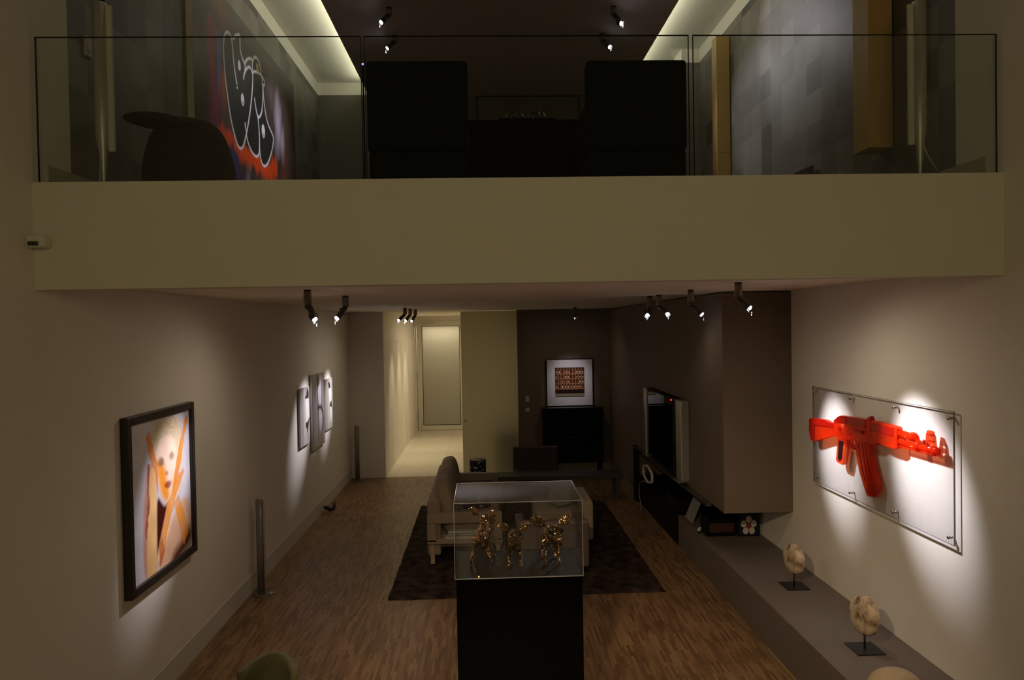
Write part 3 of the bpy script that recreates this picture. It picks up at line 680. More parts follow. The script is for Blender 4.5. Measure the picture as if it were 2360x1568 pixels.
# ------------------------------------------------------------------ pedestal, glass case, fawns
PX0, PX1, PYa, PYb, PZ = -.245, .680, 5.30, 5.98, 1.085
ped = empty('display_pedestal', (.22, 5.64, 0), 'tall black lacquered pedestal in the middle of the floor', 'pedestal')
box('body', PX0+.008, PX1-.005, PYa+.006, PYb, .03, PZ-.012, M_BLACK, ped, bev=.003, seg=1)
box('plinth_foot', PX0+.04, PX1-.04, PYa+.04, PYb-.04, 0, .03, M_BLACKM, ped)
box('top', PX0+.004, PX1-.002, PYa+.003, PYb, PZ-.012, PZ, M_BLACK, ped)
case = empty('display_case', (.22, 5.64, PZ), 'clear acrylic display case on the black pedestal', 'display case')
M_CASE = clear('case_acrylic', (.95, .95, .95, 1), 1.0, haze=.003)
bm = bmesh.new(); ct = .008; ZT = 1.635
B(bm, PX0, PX1, PYa, PYa+ct, PZ, ZT-ct); B(bm, PX0, PX1, PYb-ct, PYb, PZ, ZT-ct)
B(bm, PX0, PX0+ct, PYa+ct, PYb-ct, PZ, ZT-ct); B(bm, PX1-ct, PX1, PYa+ct, PYb-ct, PZ, ZT-ct)
finish('side_panes', bm, M_CASE, case)
box('top_pane', PX0, PX1, PYa, PYb, ZT-ct, ZT, clear('case_top_acrylic', (.85, .85, .85, 1), 1.0, .05, haze=.022), case)
bm = bmesh.new(); e = .0017
for xx in (PX0, PX1):
    for yy in (PYa, PYb): B(bm, xx-e, xx+e, yy-e, yy+e, PZ, ZT)
for yy in (PYa, PYb): B(bm, PX0, PX1, yy-e, yy+e, ZT-e, ZT+e)
for xx in (PX0, PX1): B(bm, xx-e, xx+e, PYa, PYb, ZT-e, ZT+e)
B(bm, PX0, PX1, PYa-e, PYa, PZ, PZ+.006)
finish('glued_edge', bm, mat('polished_acrylic_edge', L(.34, .34, .36), .3), case)
def mat_glitter():
    m, nt, b = newmat('glass_bead_gold'); N = nt.nodes.new; Lk = nt.links.new
    tc = N('ShaderNodeTexCoord'); v = N('ShaderNodeTexVoronoi'); v.inputs['Scale'].default_value = 150; Lk(tc.outputs['Object'], v.inputs['Vector'])
    b.inputs['Metallic'].default_value = 1; b.inputs['Roughness'].default_value = .10
    n = N('ShaderNodeTexNoise'); n.inputs['Scale'].default_value = 9; Lk(tc.outputs['Object'], n.inputs['Vector'])
    r = N('ShaderNodeValToRGB'); r.color_ramp.elements[0].position = .35; r.color_ramp.elements[0].color = (.26, .20, .07, 1); r.color_ramp.elements[1].position = .65; r.color_ramp.elements[1].color = (.95, .60, .30, 1)
    Lk(n.outputs['Fac'], r.inputs[0]); Lk(r.outputs[0], b.inputs['Base Color'])
    # each bead face is tilted its own way
    sub = N('ShaderNodeVectorMath'); sub.operation = 'SUBTRACT'; sub.inputs[1].default_value = (.5, .5, .5); Lk(v.outputs['Color'], sub.inputs[0])
    sc_ = N('ShaderNodeVectorMath'); sc_.operation = 'SCALE'; sc_.inputs['Scale'].default_value = 1.1; Lk(sub.outputs[0], sc_.inputs[0])
    ge = N('ShaderNodeNewGeometry'); ad = N('ShaderNodeVectorMath'); ad.operation = 'ADD'; Lk(ge.outputs['Normal'], ad.inputs[0]); Lk(sc_.outputs[0], ad.inputs[1])
    no = N('ShaderNodeVectorMath'); no.operation = 'NORMALIZE'; Lk(ad.outputs[0], no.inputs[0]); Lk(no.outputs[0], b.inputs['Normal'])
    return m
M_GOLD = mat_glitter()
def skin_obj(name, verts, edges, radii, m, parent, xf, sub=2):
    me = bpy.data.meshes.new(name+'_bones'); me.from_pydata([xf @ Vector(v) for v in verts], edges, [])
    o = bpy.data.objects.new(name+'_bones', me); COL.objects.link(o)
    o.modifiers.new('Skin', 'SKIN')
    for i, r in enumerate(radii):
        rr = r if isinstance(r, tuple) else (r, r); me.skin_vertices[0].data[i].radius = rr; me.skin_vertices[0].data[i].use_root = (i == 0)
    s = o.modifiers.new('Sub', 'SUBSURF'); s.levels = sub; s.render_levels = sub
    dg = bpy.context.evaluated_depsgraph_get(); dg.update()
    me2 = bpy.data.meshes.new_from_object(o.evaluated_get(dg)); me2.name = name
    bpy.data.objects.remove(o); bpy.data.meshes.remove(me)
    me2.materials.clear()
    return link(name, me2, m, parent, smooth=True)
def fawn(x, y, heading, s, head_turn, head_drop, splay, lab, spread=0, hs=1.25):
    t = empty('fawn_figurine', (x, y, PZ), lab, 'figurine', 'glittering fawns in the display case')
    X = Matrix.Translation((x, y, PZ)) @ Matrix.Rotation(heading, 4, 'Z') @ Matrix.Scale(s, 4)
    # local frame: nose toward +x, left side +y.  Skeleton rooted at the pelvis
    hd = Vector((.155, 0, .345-head_drop)); R = Matrix.Rotation(head_turn, 3, 'Z')
    def H(v): return tuple(hd + R @ (Vector(v)*hs))
    V = [(-.085, 0, .215), (-.03, 0, .222), (.04, 0, .225), (.085, 0, .235),        # pelvis .. chest
         (.115, 0, .285-head_drop*.6), H((-.005, 0, -.005)), H((.05, 0, -.018)), H((.098, 0, -.038)),     # neck, skull, muzzle
         (-.125, 0, .235), (-.145, 0, .262)]                               # tail
    E = [(0, 1), (1, 2), (2, 3), (3, 4), (4, 5), (5, 6), (6, 7), (0, 8), (8, 9)]
    Rr = [(.058, .056), (.050, .050), (.052, .054), (.048, .050), (.034, .034), (.056*hs, .052*hs), (.036*hs, .034*hs), (.018*hs, .016*hs), .018, .009]
    for sy in (1, -1):
        i = len(V)   # hind leg: hip, stifle forward, hock back, fetlock, hoof
        w = .030+splay
        V += [(-.088, sy*.036, .175), (-.060, sy*(.040+spread*.3), .128), (-.112, sy*(w+spread*.6), .080), (-.100, sy*(w+spread), .030), (-.088, sy*(w+spread), .006)]
        E += [(0, i), (i, i+1), (i+1, i+2), (i+2, i+3), (i+3, i+4)]; Rr += [.036, .022, .014, .011, .014]
        i = len(V)   # front leg: shoulder, elbow, wrist, fetlock, hoof
        V += [(.080, sy*.034, .180), (.072, sy*(.036+spread*.2), .138), (.080, sy*(w+spread*.5), .078), (.082, sy*(w+spread), .028), (.090, sy*(w+spread), .006)]
        E += [(3, i), (i, i+1), (i+1, i+2), (i+2, i+3), (i+3, i+4)]; Rr += [.026, .018, .013, .010, .014]
    skin_obj('body', V, E, Rr, M_GOLD, t, X)
    for sy in (1, -1):
        bm = bmesh.new()
        a = Vector(H((-.012, sy*.036, .030))); b_ = Vector(H((-.035, sy*.112, .062)))
        ax = (b_-a).normalized(); side = Vector(H((1, 0, 0)))-Vector(H((0, 0, 0))); side = side.normalized(); nn = ax.cross(side).normalized()
        n = 16; rows = []
        prof = [(q_, w_*hs) for q_, w_ in [(0, .012), (.15, .022), (.35, .034), (.55, .036), (.75, .028), (.92, .012), (1.0, .003)]]
        for tt, wd in prof:
            c = a + (b_-a)*tt; rows.append([bm.verts.new(X @ (c + nn*wd*.80*math.cos(2*PI*k/n) + side*(wd*.18*math.sin(2*PI*k/n)-wd*.0))) for k in range(n)])
        for A, C in zip(rows, rows[1:]):
            for k in range(n): bm.faces.new((A[k], A[(k+1) % n], C[(k+1) % n], C[k]))
        bm.faces.new(rows[0][::-1]); bm.faces.new(rows[-1])
        finish('ear', bm, M_GOLD, t, True)
        bm = bmesh.new(); bmesh.ops.create_icosphere(bm, subdivisions=2, radius=.011*s*hs, matrix=Matrix.Translation(X @ Vector(H((.048, sy*.030, .008))))); finish('eye', bm, M_BLACK, t, True)
    bm = bmesh.new(); bmesh.ops.create_icosphere(bm, subdivisions=2, radius=.009*s*hs, matrix=Matrix.Translation(X @ Vector(H((.116, 0, -.040))))); finish('nose', bm, M_BLACK, t, True)
fawn(-.045, 5.70, math.radians(82), .98, math.radians(-24), .045, .016, 'glittering golden fawn seen from behind, left of three in the case', .034, 1.2)
fawn(.20, 5.60, math.radians(-92), .86, math.radians(8), .03, .010, 'smallest golden fawn facing the front with ears out, middle of three', .014)
fawn(.475, 5.64, math.radians(-86), .97, math.radians(8), .05, .012, 'golden fawn with a big tilted head, right of three in the case', .012, 1.5)
t = empty('indicator_light', (-.075, 5.34, PZ), 'tiny orange glowing light at the lower left inside the case', 'light')
bm = bmesh.new(); bmesh.ops.create_icosphere(bm, subdivisions=2, radius=.004, matrix=Matrix.Translation((-.075, 5.34, PZ+.004))); finish('led', bm, emis('orange_led', (1, .28, .05, 1), 9), t)

# ------------------------------------------------------------------ rug
def mat_rug():
    m, nt, b = newmat('shaggy_brown_pile'); N = nt.nodes.new; Lk = nt.links.new
    tc = N('ShaderNodeTexCoord'); n = N('ShaderNodeTexNoise'); n.inputs['Scale'].default_value = 7; n.inputs['Detail'].default_value = 8; Lk(tc.outputs['Object'], n.inputs['Vector'])
    r = N('ShaderNodeValToRGB'); r.color_ramp.elements[0].position = .35; r.color_ramp.elements[0].color = (.018, .011, .008, 1); r.color_ramp.elements[1].position = .68; r.color_ramp.elements[1].color = (.085, .055, .042, 1)
    Lk(n.outputs['Fac'], r.inputs[0]); Lk(r.outputs[0], b.inputs['Base Color'])
    n2 = N('ShaderNodeTexNoise'); n2.inputs['Scale'].default_value = 60; Lk(tc.outputs['Object'], n2.inputs['Vector'])
    bp = N('ShaderNodeBump'); bp.inputs['Strength'].default_value = 1; bp.inputs['Distance'].default_value = .02; Lk(n2.outputs['Fac'], bp.inputs['Height']); Lk(bp.outputs[0], b.inputs['Normal'])
    b.inputs['Roughness'].default_value = .95; b.inputs['Specular IOR Level'].default_value = .1
    return m
bm = bmesh.new(); nx, ny = 110, 150; rx0, rx1, ry0, ry1 = -1.085, 1.90, 7.88, 12.0
rs = np.random.RandomState(3); gv = {}
for i in range(nx+1):
    for j in range(ny+1):
        ed = i in (0, nx) or j in (0, ny)
        gv[i, j] = bm.verts.new((rx0+(rx1-rx0)*i/nx + rs.uniform(-.008, .008), ry0+(ry1-ry0)*j/ny + rs.uniform(-.008, .008), .003 if ed else .022+rs.uniform(-.008, .008)))
for i in range(nx):
    for j in range(ny): bm.faces.new((gv[i, j], gv[i+1, j], gv[i+1, j+1], gv[i, j+1]))
o = finish('rug', bm, mat_rug(), None, True, origin=(0, 0, 0)); tag(o, 'dark brown shaggy rug under the seating group', 'rug')

# ------------------------------------------------------------------ seating group
RZ = .03
M_BEIGE = mat('beige_upholstery', L(.30, .235, .165), .85, noise=.1, scale=20, bump=.1, bscale=200, sheen=.2)
M_BEIGE2 = mat('light_cushion_fabric', L(.33, .265, .195), .85, noise=.1, scale=12, bump=.1, bscale=150)
M_GREYB = mat('grey_brown_leather', L(.15, .115, .105), .5, noise=.08, scale=10)
M_DKBR = mat('dark_brown_leather', L(.035, .022, .016), .45, noise=.1, scale=10)
M_GREEN = mat('sage_cushion_fabric', L(.24, .27, .19), .85, noise=.1, scale=10)
s = empty('sofa', (-.25, 9.9, RZ), 'beige sofa seen end-on with open arm shelf, on the left of the rug', 'sofa')
SX0, SX1, SY0, SY1 = -.74, .17, 8.95, 11.5
box('seat_base', SX0+.03, SX1, SY0+.12, SY1-.12, .20, .36, M_BEIGE, s, bev=.03, seg=3)
for k in range(2):
    ya = SY0+.14+k*1.14; cushion('seat_cushion', (-.22, ya+.56, .45), (.74, 1.10, .20), M_BEIGE2, s, p=5)
bm = bmesh.new(); B(bm, SX0-.0, SX0+.16, SY0+.05, SY1-.05, .12, .78, 0, .03, 3); finish('back_frame', bm, M_BEIGE, s)
for k, (yy, hh) in enumerate(((9.45, .80), (10.1, .74), (10.75, .80))):
    cushion('back_cushion', (-.52, yy, .72), (.24, .70, .58), M_BEIGE2, s, rot=(0, -.16, 0), p=3.2)
for nm, ya in (('near', SY0), ('far', SY1-.10)):
    bm = bmesh.new(); B(bm, SX0, SX1, ya, ya+.10, .52, .64, 0, .012, 2); B(bm, SX0, SX0+.11, ya, ya+.10, .30, .52, 0, .006, 1); B(bm, SX1-.10, SX1, ya, ya+.10, .30, .52, 0, .006, 1); B(bm, SX0, SX1, ya, ya+.10, .27, .33, 0, .008, 1)
    finish('arm', bm, M_BEIGE, s)
for lx in (SX0+.06, SX1-.05):
    for ly in (SY0+.05, SY1-.05):
        box('leg', lx-.025, lx+.025, ly-.025, ly+.025, RZ, .27, mat('pale_wood_leg', L(.40, .30, .19), .5), s)
# books stacked in the arm shelf
bc = [(.55, .53, .50), (.02, .02, .02), (.50, .48, .45)]
for k, (c, hh, wd) in enumerate(zip(bc, (.035, .03, .028), (.44, .40, .42))):
    z0 = .332+sum((.036, .031, .029)[:k]); lab = ['white book at the bottom of the stack in the sofa arm', 'black book in the middle of the stack in the sofa arm', 'pale book on top of the stack in the sofa arm'][k]
    t = empty('book', (-.40, SY0+.05, z0), lab, 'book', 'books in the sofa arm')
    x0 = -.52+.015*k
    bm = bmesh.new(); B(bm, x0, x0+wd, SY0+.005, SY0+.095, z0, z0+.004); B(bm, x0, x0+wd, SY0+.005, SY0+.095, z0+hh-.004, z0+hh); B(bm, x0, x0+.004, SY0+.005, SY0+.095, z0+.004, z0+hh-.004)
    finish('cover', bm, mat('book_cover', L(*c), .5), t)
    box('pages', x0+.004, x0+wd-.008, SY0+.012, SY0+.09, z0+.004, z0+hh-.004, mat('paper', L(.5, .48, .42), .8), t)
# patterned pillow on the sofa
def marble(U, V):
    n = vnoise(U, V, 3.5, 2)+.4*vnoise(U, V, 8, 4); b = np.abs(np.sin(n*7+U*3))
    im = np.zeros(U.shape+(3,))+srgb(26, 24, 36); im = over(im, (b < .38)*1.0, srgb(150, 148, 150)); im = over(im, (vnoise(U, V, 5, 9) > .66)*.7, srgb(70, 40, 60))
    return im
def attr_paint(o, fn, size):
    me = o.data; n = len(me.vertices); co = np.empty(n*3, np.float32); me.vertices.foreach_get('co', co); co = co.reshape(-1, 3)
    mn = co.min(0); sp = co.max(0)-mn
    U = ((co[:, 0]-mn[0]+co[:, 1]-mn[1])/size)[None, :]; V = ((co[:, 2]-mn[2])/size)[None, :]
    rgb = fn(U, V)[0]; at = me.color_attributes.new('Col', 'FLOAT_COLOR', 'POINT'); arr = np.ones((n, 4), np.float32); arr[:, :3] = rgb; at.data.foreach_set('color', arr.ravel())
M_MARB = vcol('marbled_fabric', .8, .2)
o = cushion('pillow', (-.14, 9.6, .585), (.36, .16, .30), M_MARB, None, rot=(.35, 0, .1), p=2.6, origin=(-.14, 9.6, .5), n=30); attr_paint(o, marble, .4)
tag(o, 'black and white marbled pillow leaning on the sofa seat', 'pillow')
# armchair seen from behind
def armchair(x0, x1, y0, y1, hb, m, lab, facing, group):
    """facing +1: looks toward +y (its back to the camera); -1: looks toward -x"""
    t = empty('armchair', ((x0+x1)/2, (y0+y1)/2, RZ if y1 < 12 else 0), lab, 'armchair', group)
    z = t.location.z
    th = .10
    if facing == 1:
        box('backrest', x0+.0, x1, y0, y0+.12, z+.06, hb, m, t, bev=.025, seg=3)
        for xa in (x0, x1-th): box('arm', xa, xa+th, y0+.12, y1, z+.06, hb-.08, m, t, bev=.02, seg=3)
        box('seat', x0+th, x1-th, y0+.12, y1-.02, z+.12, z+.30, m, t, bev=.02); cushion('seat_cushion', ((x0+x1)/2, (y0+.12+y1)/2, z+.36), (x1-x0-2*th, y1-y0-.14, .15), m, t, p=5)
    elif facing == -1:
        box('backrest', x1-.14, x1, y0, y1, z+.06, hb, m, t, bev=.03, seg=3)
        for ya in (y0, y1-th): box('arm', x0, x1-.14, ya, ya+th, z+.06, hb-.12, m, t, bev=.02, seg=3)
        box('seat', x0+.02, x1-.14, y0+th, y1-th, z+.12, z+.30, m, t, bev=.02); cushion('seat_cushion', ((x0+x1)/2-.07, (y0+y1)/2, z+.36), (x1-x0-.16, y1-y0-2*th, .15), m, t, p=5)
    else:
        box('backrest', x0, x1, y1-.12, y1, z+.2, hb, m, t, bev=.02, seg=3)
        box('seat', x0+.02, x1-.02, y0, y1-.12, z+.2, z+.34, m, t, bev=.03)
    for xx in (x0+.05, x1-.05):
        for yy in (y0+.05, y1-.05): box('leg', xx-.02, xx+.02, yy-.02, yy+.02, z, z+(.21 if facing == 0 else .07), M_BLACKM, t)
    return t
armchair(.335, 1.165, 8.5, 9.25, .635, M_GREYB, 'low grey-brown armchair seen from behind, right behind the pedestal', 1, 'armchairs on the rug')
armchair(.62, 1.37, 9.55, 10.45, .60, M_BEIGE, 'beige armchair behind the grey-brown one, with the sage cushion', -1, 'armchairs on the rug')
o = cushion('cushion', (1.02, 9.95, .60), (.40, .42, .16), M_GREEN, None, rot=(.25, -.3, .1), p=2.8, origin=(1.02, 9.95, .5)); tag(o, 'sage green cushion on the beige armchair', 'cushion')
# coffee table
t = empty('coffee_table', (.36, 10.9, RZ), 'low black coffee table in the middle of the rug', 'table')
box('tabletop', .22, .95, 10.75, 11.45, .36, .41, M_BLACKM, t, bev=.004)
for xx in (.26, .91):
    for yy in (10.79, 11.41): box('leg', xx-.025, xx+.025, yy-.025, yy+.025, RZ, .36, M_BLACKM, t)
# long low bench at the back with lamp
M_BENCH = mat('dark_grey_bench', L(.05, .047, .047), .4)
t = empty('low_bench', (.85, 12.3, 0), 'long low dark bench across the back, carrying the lamp', 'bench')
box('bench_top', -.55, 2.24, 12.15, 12.55, .35, .42, M_BENCH, t, bev=.006)
for xx in (-.50, 2.16):
    for yy in (12.20, 12.50): box('leg', xx-.035, xx+.035, yy-.035, yy+.035, 0, .35, M_BENCH, t)
lp = empty('table_lamp', (-.155, 12.3, .42), 'table lamp with black and white marbled drum shade, on the low bench', 'lamp')
lathe('lamp_base', [(.07, 0), (.07, .008), (.012, .014), (.010, .07), (.010, .16)], (-.155, 12.3, .42), M_CHROME, lp, 24)
bm = bmesh.new(); n, rows = 96, 24; rr = .135
gv = [[bm.verts.new((-.155+rr*math.cos(2*PI*k/n), 12.3+rr*math.sin(2*PI*k/n), .487+.205*j/rows)) for k in range(n)] for j in range(rows+1)]
for j in range(rows):
    for k in range(n): bm.faces.new((gv[j][k], gv[j][(k+1) % n], gv[j+1][(k+1) % n], gv[j+1][k]))
o = finish('lamp_shade', bm, M_MARB, lp, True); attr_paint(o, marble, .3)
lathe('shade_top', [(.0, 0), (.133, .0), (.134, .003)], (-.155, 12.3, .688), mat('shade_lining', L(.25, .25, .24), .7), lp, 48)
armchair(.47, 1.28, 12.7, 13.4, .72, M_DKBR, 'dark brown lounge chair with square back, behind the low bench', 0, None)

# ------------------------------------------------------------------ dark cabinet with framed building picture
t = empty('cabinet', (1.68, 14.48, 0), 'black two-door cabinet on short legs against the far brown wall', 'cabinet')
box('body', 1.11, 2.28, 14.38, 14.67, .22, 1.27, M_BLACKM, t, bev=.004)
for xa, xb in ((1.115, 1.690), (1.696, 2.275)): box('door', xa, xb, 14.36, 14.38, .235, 1.262, M_BLACKM, t, bev=.003)
box('top', 1.10, 2.29, 14.355, 14.68, 1.27, 1.29, mat('black_top', L(.012, .012, .014), .12), t)
for xx in (1.15, 2.22):
    for yy in (14.42, 14.62): box('leg', xx-.03, xx+.03, yy-.03, yy+.03, 0, .22, M_BLACKM, t)
bm = bmesh.new(); tube(bm, [(1.69, 14.36, .70), (1.69, 14.335, .70)], .012, 12); finish('knob', bm, M_STEEL, t, True)
QX0, QX1, QZ0, QZ1 = 1.20, 2.13, 1.292, 2.235
t = empty('framed_picture', (1.665, 14.62, QZ0), 'square white-matted picture of a brown building facade, standing on the black cabinet', 'picture')
bm = bmesh.new(); ya, yb, fw = 14.60, 14.63, .014
B(bm, QX0, QX0+fw, ya, yb, QZ0, QZ1); B(bm, QX1-fw, QX1, ya, yb, QZ0, QZ1); B(bm, QX0+fw, QX1-fw, ya, yb, QZ0, QZ0+fw); B(bm, QX0+fw, QX1-fw, ya, yb, QZ1-fw, QZ1)
finish('frame', bm, M_BLACKM, t)
iw = .585; mx0 = (QX0+QX1)/2-iw/2; mz0 = 1.475
bm = bmesh.new(); mt = 14.612
B(bm, QX0+fw, mx0, mt, mt+.006, QZ0+fw, QZ1-fw); B(bm, mx0+iw, QX1-fw, mt, mt+.006, QZ0+fw, QZ1-fw)
B(bm, mx0, mx0+iw, mt, mt+.006, QZ0+fw, mz0); B(bm, mx0, mx0+iw, mt, mt+.006, mz0+iw, QZ1-fw)
finish('mat_board', bm, mat('white_mat_board', L(.66, .63, .66), .8), t)
def facade(U, V):
    im = np.zeros(U.shape+(3,))+srgb(150, 92, 58)
    im = im*(.8+.4*vnoise(U, V, 30, 1)[..., None])
    im = over(im, soft(np.abs(U-.5), .42, .3)*.0+(np.clip(np.abs(U-.48)/.5, 0, 1)**2)*.6, srgb(60, 34, 24))
    im = over(im, (V > .93)*.8, srgb(50, 34, 32))
    rs = np.random.RandomState(5)
    for r in range(4):
        for c in range(10):
            cx, cy = .055+c*.099, .36+r*.165
            im = over(im, ((np.abs(U-cx) < .026) & (np.abs(V-cy-.012) < .062))*1.0, srgb(48, 26, 20))
            if rs.rand() < .8:
                col = srgb(250, 236, 210) if rs.rand() > .25 else srgb(190, 60, 40)
                hh = rs.uniform(.018, .034); im = over(im, ((np.abs(U-cx) < .014) & (np.abs(V-cy+.01) < hh))*1.0, col)
        im = over(im, (np.abs(V-(.36+r*.165)+.07) < .006)*.7, srgb(205, 140, 92))
    for c in range(9): im = over(im, ((np.abs(U-.105-c*.099) < .006) & (V > .27))*.6, srgb(214, 150, 104))
    im = over(im, (V < .255)*1.0, srgb(46, 26, 22))
    for c in (.2, .35, .5, .64, .8): im = over(im, ((np.abs(U-c) < .03) & (V < .25) & (V > .13))*1.0, srgb(18, 12, 12))
    im = over(im, (V < .12)*1.0, srgb(150, 134, 110)); im = over(im, (V < .03)*.8, srgb(60, 54, 50))
    return im
grid_panel('photograph', (mx0, mt+.004, mz0), (1, 0, 0), (0, 0, 1), iw, iw, 200, 200, facade, vcol('glossy_photo', .4, .3), t)
# switches on the brown wall
for k, (z0, z1, lab) in enumerate(((1.385, 1.50, 'tall white wall control on the far brown wall, the upper plate'), (1.19, 1.265, 'small square white switch on the far brown wall, the lower plate'))):
    t = empty('wall_switch', (.825, YF, z0), lab, 'switch')
    w = .038 if k == 0 else .045
    box('plate', .825-w, .825+w, YF-.012, YF, z0, z1, mat('switch_plastic', L(.42, .41, .38), .5), t, bev=.003)
    box('rocker', .825-w*.6, .825+w*.6, YF-.017, YF-.0125, z0+.015, z1-.015, mat('rocker_plastic', L(.5, .49, .46), .4), t, bev=.002)

# ------------------------------------------------------------------ television and the niche
t = empty('television', (2.42, 10.0, .90), 'wall-mounted black television with pale metal side speakers, on the brown wall', 'television')
box('body', R1-.085, R1, 9.16, 10.86, .95, 1.95, M_BLACKM, t, bev=.004)
box('screen', R1-.091, R1-.0855, 9.40, 10.83, .99, 1.93, mat('screen_glass', L(.002, .002, .003), .03, spec=.7), t)
for ya, yb in ((10.865, 11.03), (8.91, 9.155)):
    bm = bmesh.new(); B(bm, R1-.11, R1, ya, yb, .965, 1.95, 0, .012, 3); o = finish('side_speaker', bm, M_ALU, t)
bm = bmesh.new(); B(bm, R1-.14, R1-.0, 8.95, 9.2, .945, .962); B(bm, R1-.14, R1-.0, 10.8, 11.0, .945, .962); finish('bracket', bm, M_STEEL, t)
bm = bmesh.new(); bmesh.ops.create_icosphere(bm, subdivisions=2, radius=.011, matrix=Matrix.Translation((R1-.092, 9.43, 1.915))); finish('standby_light', bm, emis('red_standby', (1, .03, .02, 1), 3), t)
# white hexagonal ring with its cord
t = empty('ring_lamp', (2.40, 11.0, .5), 'white hexagonal ring with a trailing cord, against the black cabinet below the television', 'lamp')
bm = bmesh.new(); pts = [(2.41, 11.02+.34*math.cos(a), .64+.128*math.sin(a)) for a in [2*PI*(k+.5)/6 for k in range(6)]]
pr = []
for a, b in zip(pts, pts[1:]+pts[:1]):
    for q in (.12, .5, .88): pr.append(Vector(a).lerp(Vector(b), q))
tube(bm, pr, .020, 8, closed=True); finish('ring', bm, mat('white_ring', L(.62, .60, .55), .5), t, True)
bm = bmesh.new(); cp = [(2.41, 11.05, .50), (2.405, 11.35, .47), (2.40, 11.6, .36), (2.40, 11.62, .2), (2.40, 11.5, .06), (2.36, 11.3, .012)]
tube(bm, [Vector((a, b, c)) for a, b, c in [(p[0], p[1], p[2]) for p in cp]], .006, 6); finish('cord', bm, mat('white_cord', L(.35, .34, .32), .5), t, True)
bm = bmesh.new(); tube(bm, [(2.41, 11.0, .515), (2.47, 11.0, .47), (2.56, 11.0, .406)], .010, 6); finish('support', bm, M_BLACKM, t, True)
# things under the volume
t = empty('media_box', (2.62, 9.9, HP), 'flat black box on the dark part of the plinth below the television', 'box')
box('casing', 2.50, 2.85, 9.7, 10.3, HP, .56, M_BLACKM, t, bev=.006); box('front_panel', 2.494, 2.50, 9.74, 10.26, HP+.02, .545, M_BLACK, t)
t = empty('storage_box', (2.77, 8.62, HP), 'long black box with a dark red front, under the brown volume', 'box')
box('casing', 2.54, 2.88, 8.50, 8.75, HP, .60, M_BLACKM, t, bev=.008); box('red_panel', 2.57, 2.86, 8.494, 8.4995, HP+.05, .56, mat('dark_red_panel', L(.045, .010, .010), .5), t)
box('lid', 2.535, 2.885, 8.495, 8.755, .602, .618, M_BLACK, t, bev=.004)
t = empty('patterned_box', (3.03, 8.56, HP), 'square black box painted with five white discs around a red star', 'box')
box('casing', 2.905, 3.155, 8.48, 8.66, HP, .69, M_BLACKM, t, bev=.006)
def flower(U, V):
    im = np.zeros(U.shape+(3,))+srgb(24, 26, 44); x, y = U-.5, V-.42
    a = np.arctan2(y, x); r = np.hypot(x, y)
    for k in range(5):
        t_ = PI/2+k*2*PI/5; d = np.hypot(x-.27*math.cos(t_), y-.27*math.sin(t_))
        im = over(im, soft(d, .145, .03), srgb(205, 195, 190)); im = over(im, soft(d, .05, .04)*.25, srgb(120, 100, 100))
    st_ = [(.165*math.cos(-PI/2+k*PI/5)*(1 if k % 2 == 0 else .45)+.5, .165*math.sin(-PI/2+k*PI/5)*(1 if k % 2 == 0 else .45)+.42) for k in range(10)]
    im = fillp(im, U, V, st_, srgb(150, 50, 30), .02, smooth=False)
    return im
grid_panel('painted_front', (2.915, 8.4785, HP+.01), (1, 0, 0), (0, 0, 1), .23, .27, 60, 60, flower, vcol('painted_front', .5), t)
t = empty('leaning_picture', (2.60, 9.15, HP), 'small pale picture leaning under the black niche beside the boxes', 'picture')
bm = bmesh.new(); vs = [bm.verts.new(c) for c in ((2.53, 9.10, HP+.004), (2.53, 9.40, HP+.004), (2.64, 9.40, .66), (2.64, 9.10, .66), (2.545, 9.10, HP+.002), (2.545, 9.40, HP+.002), (2.655, 9.40, .658), (2.655, 9.10, .658))]
for q in ((0, 1, 2, 3), (7, 6, 5, 4), (0, 3, 7, 4), (1, 5, 6, 2), (3, 2, 6, 7), (0, 4, 5, 1)): bm.faces.new([vs[i] for i in q])
finish('print', bm, mat('pale_grey_print', L(.22, .24, .25), .5, noise=.4, scale=9), t)
t = empty('small_figure', (2.585, 8.75, HP), 'tiny white crumpled ornament at the corner of the long black box', 'ornament')
cushion('crumple', (2.50, 8.66, HP+.045), (.05, .05, .07), mat('white_crumple', L(.5, .5, .52), .6, bump=1, bscale=30), t, p=1.6, rot=(.3, .4, .2), n=5)
box('foot', 2.485, 2.515, 8.645, 8.675, HP, HP+.02, M_BLACKM, t)

# ------------------------------------------------------------------ column speakers of the lower room
def col_speaker(x, y, h, lab):
    t = empty('column_speaker', (x, y, 0), lab, 'speaker', 'slim column speakers along the left wall')
    lathe('base', [(.0, 0), (.112, 0), (.115, .006), (.108, .014), (.03, .020), (0, .020)], (x, y, 0), mat('speaker_base', L(.20, .19, .18), .25, metal=.6), t, 40)
    m = mat('smoked_acrylic_column', L(.20, .17, .15), .3)
    bm = bmesh.new(); tube(bm, [(x-.012, y, .02), (x-.012, y, h)], .046, 24); finish('column', bm, m, t, True)
    bm = bmesh.new(); B(bm, x+.034, x+.044, y-.05, y-.03, .03, h-.01); finish('grille_edge', bm, M_STEEL, t)
    bm = bmesh.new(); tube(bm, [(x-.012, y, h), (x-.012, y, h+.006)], .044, 24); finish('cap', bm, M_STEEL, t, True)
col_speaker(-2.49, 8.2, 1.05, 'slim column speaker on a round base by the left wall, the nearer one')
col_speaker(-2.46, 14.2, 1.05, 'slim column speaker on a round base in the far left corner')
t = empty('floor_ornament', (-2.5, 11.85, 0), 'small dark animal-like ornament lying on the floor by the left wall', 'ornament')
